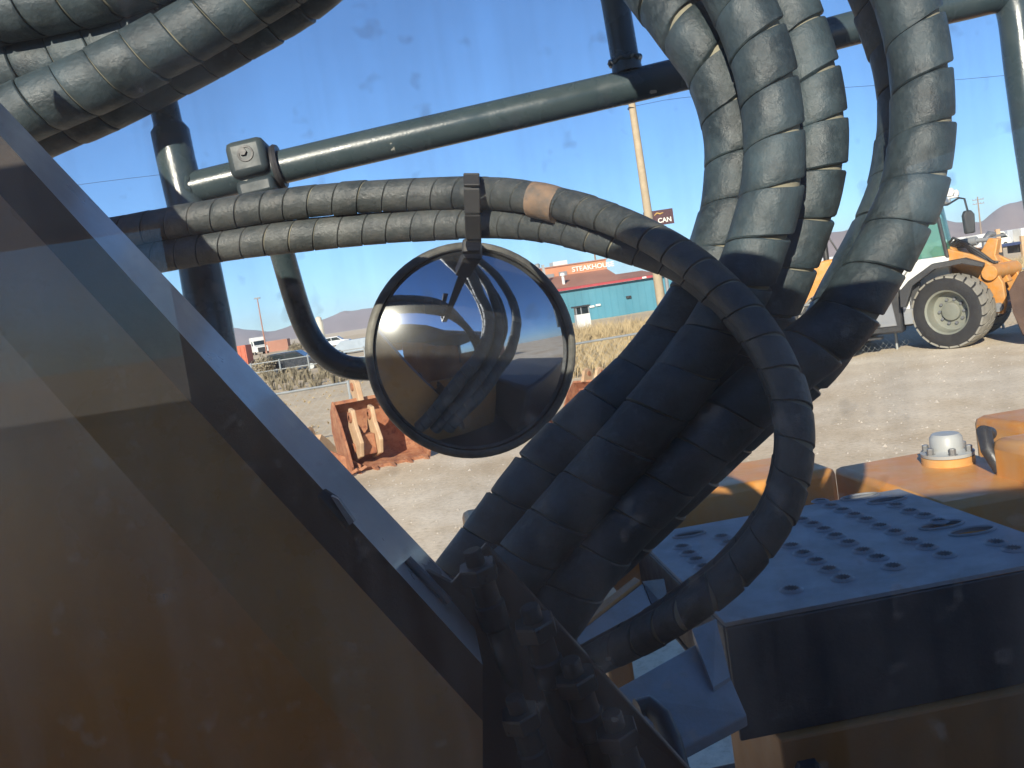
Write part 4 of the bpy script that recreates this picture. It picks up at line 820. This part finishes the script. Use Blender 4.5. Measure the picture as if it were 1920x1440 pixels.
# second fence far left
ff = tag(empty('far_fence', far(540, 55)), 'pale pipe fence further back in front of the dark car', 'fence'); 
for zz in (1.05, .5):
    m = MB(); m.tube([(-6, -.3, zz + .15), (4.5, .3, zz + .15)], .035, 6); m.build('fence_rail', GALV, ff)
for u in np.arange(-6, 4.6, 1.75):
    m = MB(); m.tube([(u, u * .057, 0), (u, u * .057, 1.3)], .05, 6); m.build('fence_post', GALV, ff)
# rows of parked machines and vans at the right, below the mountains
random.seed(21); lab = ['white van', 'white pickup', 'pale box truck', 'silver car', 'grey van']
right_set = [(1798, 118, WHITE, True), (1826, 126, SILV, True), (1852, 112, WHITE, True), (1884, 130, WHITE, True), (1908, 118, SILV, True), (1512, 105, WHITE, True), (1560, 96, SILV, True), (1945, 110, WHITE, True)]
names = ['white van parked just right of the loader mirror', 'silver van in the row below the right mountain', 'white van behind the loader arms', 'white van in the far row near the right edge', 'silver van at the right edge of the row', 'white van seen left of the outer hose', 'silver van behind the loader rear', 'white van at the end of the row']
for (px, d, mt_, v), nm in zip(right_set, names): vehicle('parked_van', px, d, R(random.choice([0, 180, 15])), mt_, nm, 'van', L=5.2, H=2.1, van=True, z=.35, grp='vans in the far lot')
fl = tag(empty('flatbed_truck', far(1890, 62), R(3)), 'dark blue flatbed truck behind the loader bucket', 'truck')
m = MB(); m.box(-3.4, 3.6, -1.1, 1.1, 1.35, 1.52); m.build('bed', BLUEP, fl, smooth=0)
m = MB(); m.box(-3.2, -1.2, -1.1, 1.1, .6, 1.34); m.box(.2, 3.4, -.6, .6, .8, 1.34); m.build('frame', BLACKP, fl, smooth=0)
for x in (-2.4, 1.6, 2.7):
    m = MB(); m.cyl((x, -1.12, .5), (x, -.8, .5), .5, n=16); m.build('wheel', TYRE, fl)
m = MB(); m.box(-1.6, -1.3, -1.15, -1.0, 1.0, 2.6); m.box(.1, .45, -1.2, -1.0, .3, 1.9); m.build('stake', RUSTP, fl, smooth=0)
vj = tag(empty('engine_part', far(1852, 48)), 'dark machine part poking up behind the loader arms', 'machine part')
m = MB(); m.tube([(-.3, 0, 1.3), (-.2, 0, 2.1), (.1, 0, 2.35), (.4, 0, 2.3)], [.12, .16, .2, .12], 10); m.box(.2, .9, -.1, .1, 2.15, 2.28); m.build('elbow', STEEL, vj); m = MB(); m.box(-.8, .4, -.3, .3, 0, 1.35); m.build('stand', DARK, vj, smooth=0, bevel=.05)

# ------------------------------------------------------------------ rusty buckets beside the fence
def bucket(px, py, rz, s_, label, mt=RUST, tip=0, teeth=True):
    g = onz(px, py, 0); t = tag(empty('excavator_bucket', g, rz), label, 'excavator bucket', 'old buckets by the fence'); t.scale = (s_, s_, s_); t.rotation_euler = (tip, 0, rz)
    prof = [(0, 0), (.55, -.02), (.85, .15), (1.0, .45), (.95, .80), (.75, 1.0), (.70, 1.02)]      # (y depth, z height): floor, curved back, top
    inn = [(.68, .97), (.72, .95), (.90, .77), (.94, .46), (.80, .19), (.53, .04), (0, .05)]
    m = MB(); m.prism([(-.62, y, z) for y, z in prof + inn], (1.24, 0, 0)); b = m.build('shell', mt, t, smooth=35)
    sd = [(0, -.0), (.55, -.02), (.85, .15), (1.0, .45), (.95, .80), (.75, 1.02), (.40, .75), (.12, .40), (-.06, .12)]
    for x in (-.66, .625):
        m = MB(); m.prism([(x, y, z) for y, z in sd], (.035, 0, 0)); m.build('side_plate', mt, t, smooth=0, bevel=.006)
    if teeth:
        for k in range(5):
            x = -.56 + k * .28; m = MB(); m.prism([(x - .05, .08, .055), (x + .05, .08, .055), (x + .02, -.24, .03), (x - .02, -.24, .03)], (0, 0, -.06)); m.build('tooth', mt, t, smooth=0, bevel=.005)
    for x in (-.26, .16):
        m = MB(); m.prism([(x, .55, 1.0), (x, .85, .92), (x, 1.05, 1.05), (x, 1.02, 1.25), (x, .85, 1.34), (x, .68, 1.28)], (.09, 0, 0)); e_ = m.build('mounting_ear', RUSTP, t, smooth=0, bevel=.012)
        m = MB(); m.cyl((x - .02, .86, 1.18), (x + .11, .86, 1.18), .07, n=16); m.build('pin_boss', mt, e_)
    return t
bucket(735, 872, R(24), 1.08, 'largest rusty bucket, its open mouth to the yard, left of the mirror', tip=R(9))
bucket(640, 898, R(60), .85, 'orange-rust bucket lying in front of the largest one', tip=R(-30))
bucket(612, 862, R(150), .55, 'small pale rusty bucket half hidden by the boom edge', RUSTP)
bucket(1092, 790, R(-40), .72, 'rusty bucket right of the mirror beside the hose')
bucket(1040, 800, R(80), .7, 'rust-red bucket mostly hidden behind the mirror', teeth=False)
# pale coupler resting in the large bucket
g = onz(700, 880, 0); cpl = tag(empty('quick_coupler', (g[0], g[1], 0), R(25)), 'pale quick coupler with pin holes leaning inside the largest bucket', 'coupler')
for x in (-.18, .16):
    m = MB(); m.prism([(x, 0, .25), (x, .5, .12), (x, .62, .45), (x, .45, .85), (x, .30, 1.08), (x, .12, 1.05), (x, .08, .8), (x, -.12, .5)], (.07, 0, 0)); e_ = m.build('ear_plate', RUSTP, cpl, smooth=0, bevel=.015)
    for (y, z) in ((.25, .92), (.3, .38)):
        m = MB(); m.lathe([(.045, .03), (.09, .03), (.095, -.03)], (x, y, z), (-1, 0, 0), 16); m.build('pin_boss', RUST, e_)
m = MB(); m.box(-.11, .155, .1, .42, .25, .6); m.build('body', RUST, cpl, smooth=0, bevel=.02)

# stones scattered over the yard
m = MB(); random.seed(4)
for k in range(2600):
    x = random.uniform(-6, 16); y = random.uniform(8, fence_y(x) - .1); s_ = random.uniform(.008, .026) * (1 if random.random() < .97 else 2); vs = []
    for a in range(6):
        t = a * 1.047 + random.uniform(-.3, .3); vs.append((x + s_ * math.cos(t) * random.uniform(.7, 1.1), y + s_ * math.sin(t) * random.uniform(.7, 1.1), 0))
    vs.append((x + s_ * .2, y, s_ * random.uniform(.5, .9))); m.add(vs, [(i, (i + 1) % 6, 6) for i in range(6)])
kind(m.build('gravel_stones', mat('stone', (.50, .44, .36), .9, scale=3), smooth=0), 'stuff', 'loose stones scattered over the gravel yard', 'gravel')
# what the mirror shows behind the machine
for (x, y, h, l) in ((9, -34, 9.5, 'utility pole reflected in the mirror, nearer one'), (16, -48, 9.5, 'utility pole reflected in the mirror, farther one')):
    pole('utility_pole', (x, y, 0), (x, y, h), .16, .11, WOODG, l)
sh = tag(empty('storage_shed', (20, -24, 0), R(20)), 'dark red shed reflected at the right of the mirror', 'shed')
m = MB(); m.box(-3, 3, -2, 2, 0, 2.9); m.build('wall', TERRAD, sh, smooth=0); m = MB(); m.box(-3.2, 3.2, -2.2, 2.2, 2.9, 3.05); m.build('roof', GREYP, sh, smooth=0); m = MB(); m.box(-1, 1, 2.001, 2.04, 0, 2.3); m.build('door', WHITE, sh, smooth=0)
# ------------------------------------------------------------------ desert air: fades the far mountains
hz = bpy.data.materials.new('desert_haze'); hz.use_nodes = True; t = hz.node_tree; t.nodes.remove(t.nodes['Principled BSDF'])
pv = t.nodes.new('ShaderNodeVolumePrincipled'); pv.inputs['Color'].default_value = (.80, .88, 1.0, 1); pv.inputs['Density'].default_value = .00010; pv.inputs['Anisotropy'].default_value = .0
t.links.new(pv.outputs[0], t.nodes['Material Output'].inputs['Volume'])
m = MB(); m.box(-7200, 7200, -7200, 7200, -12, 190); kind(m.build('haze', hz, smooth=0), 'stuff', 'thin pale desert air over the whole scene', 'haze')
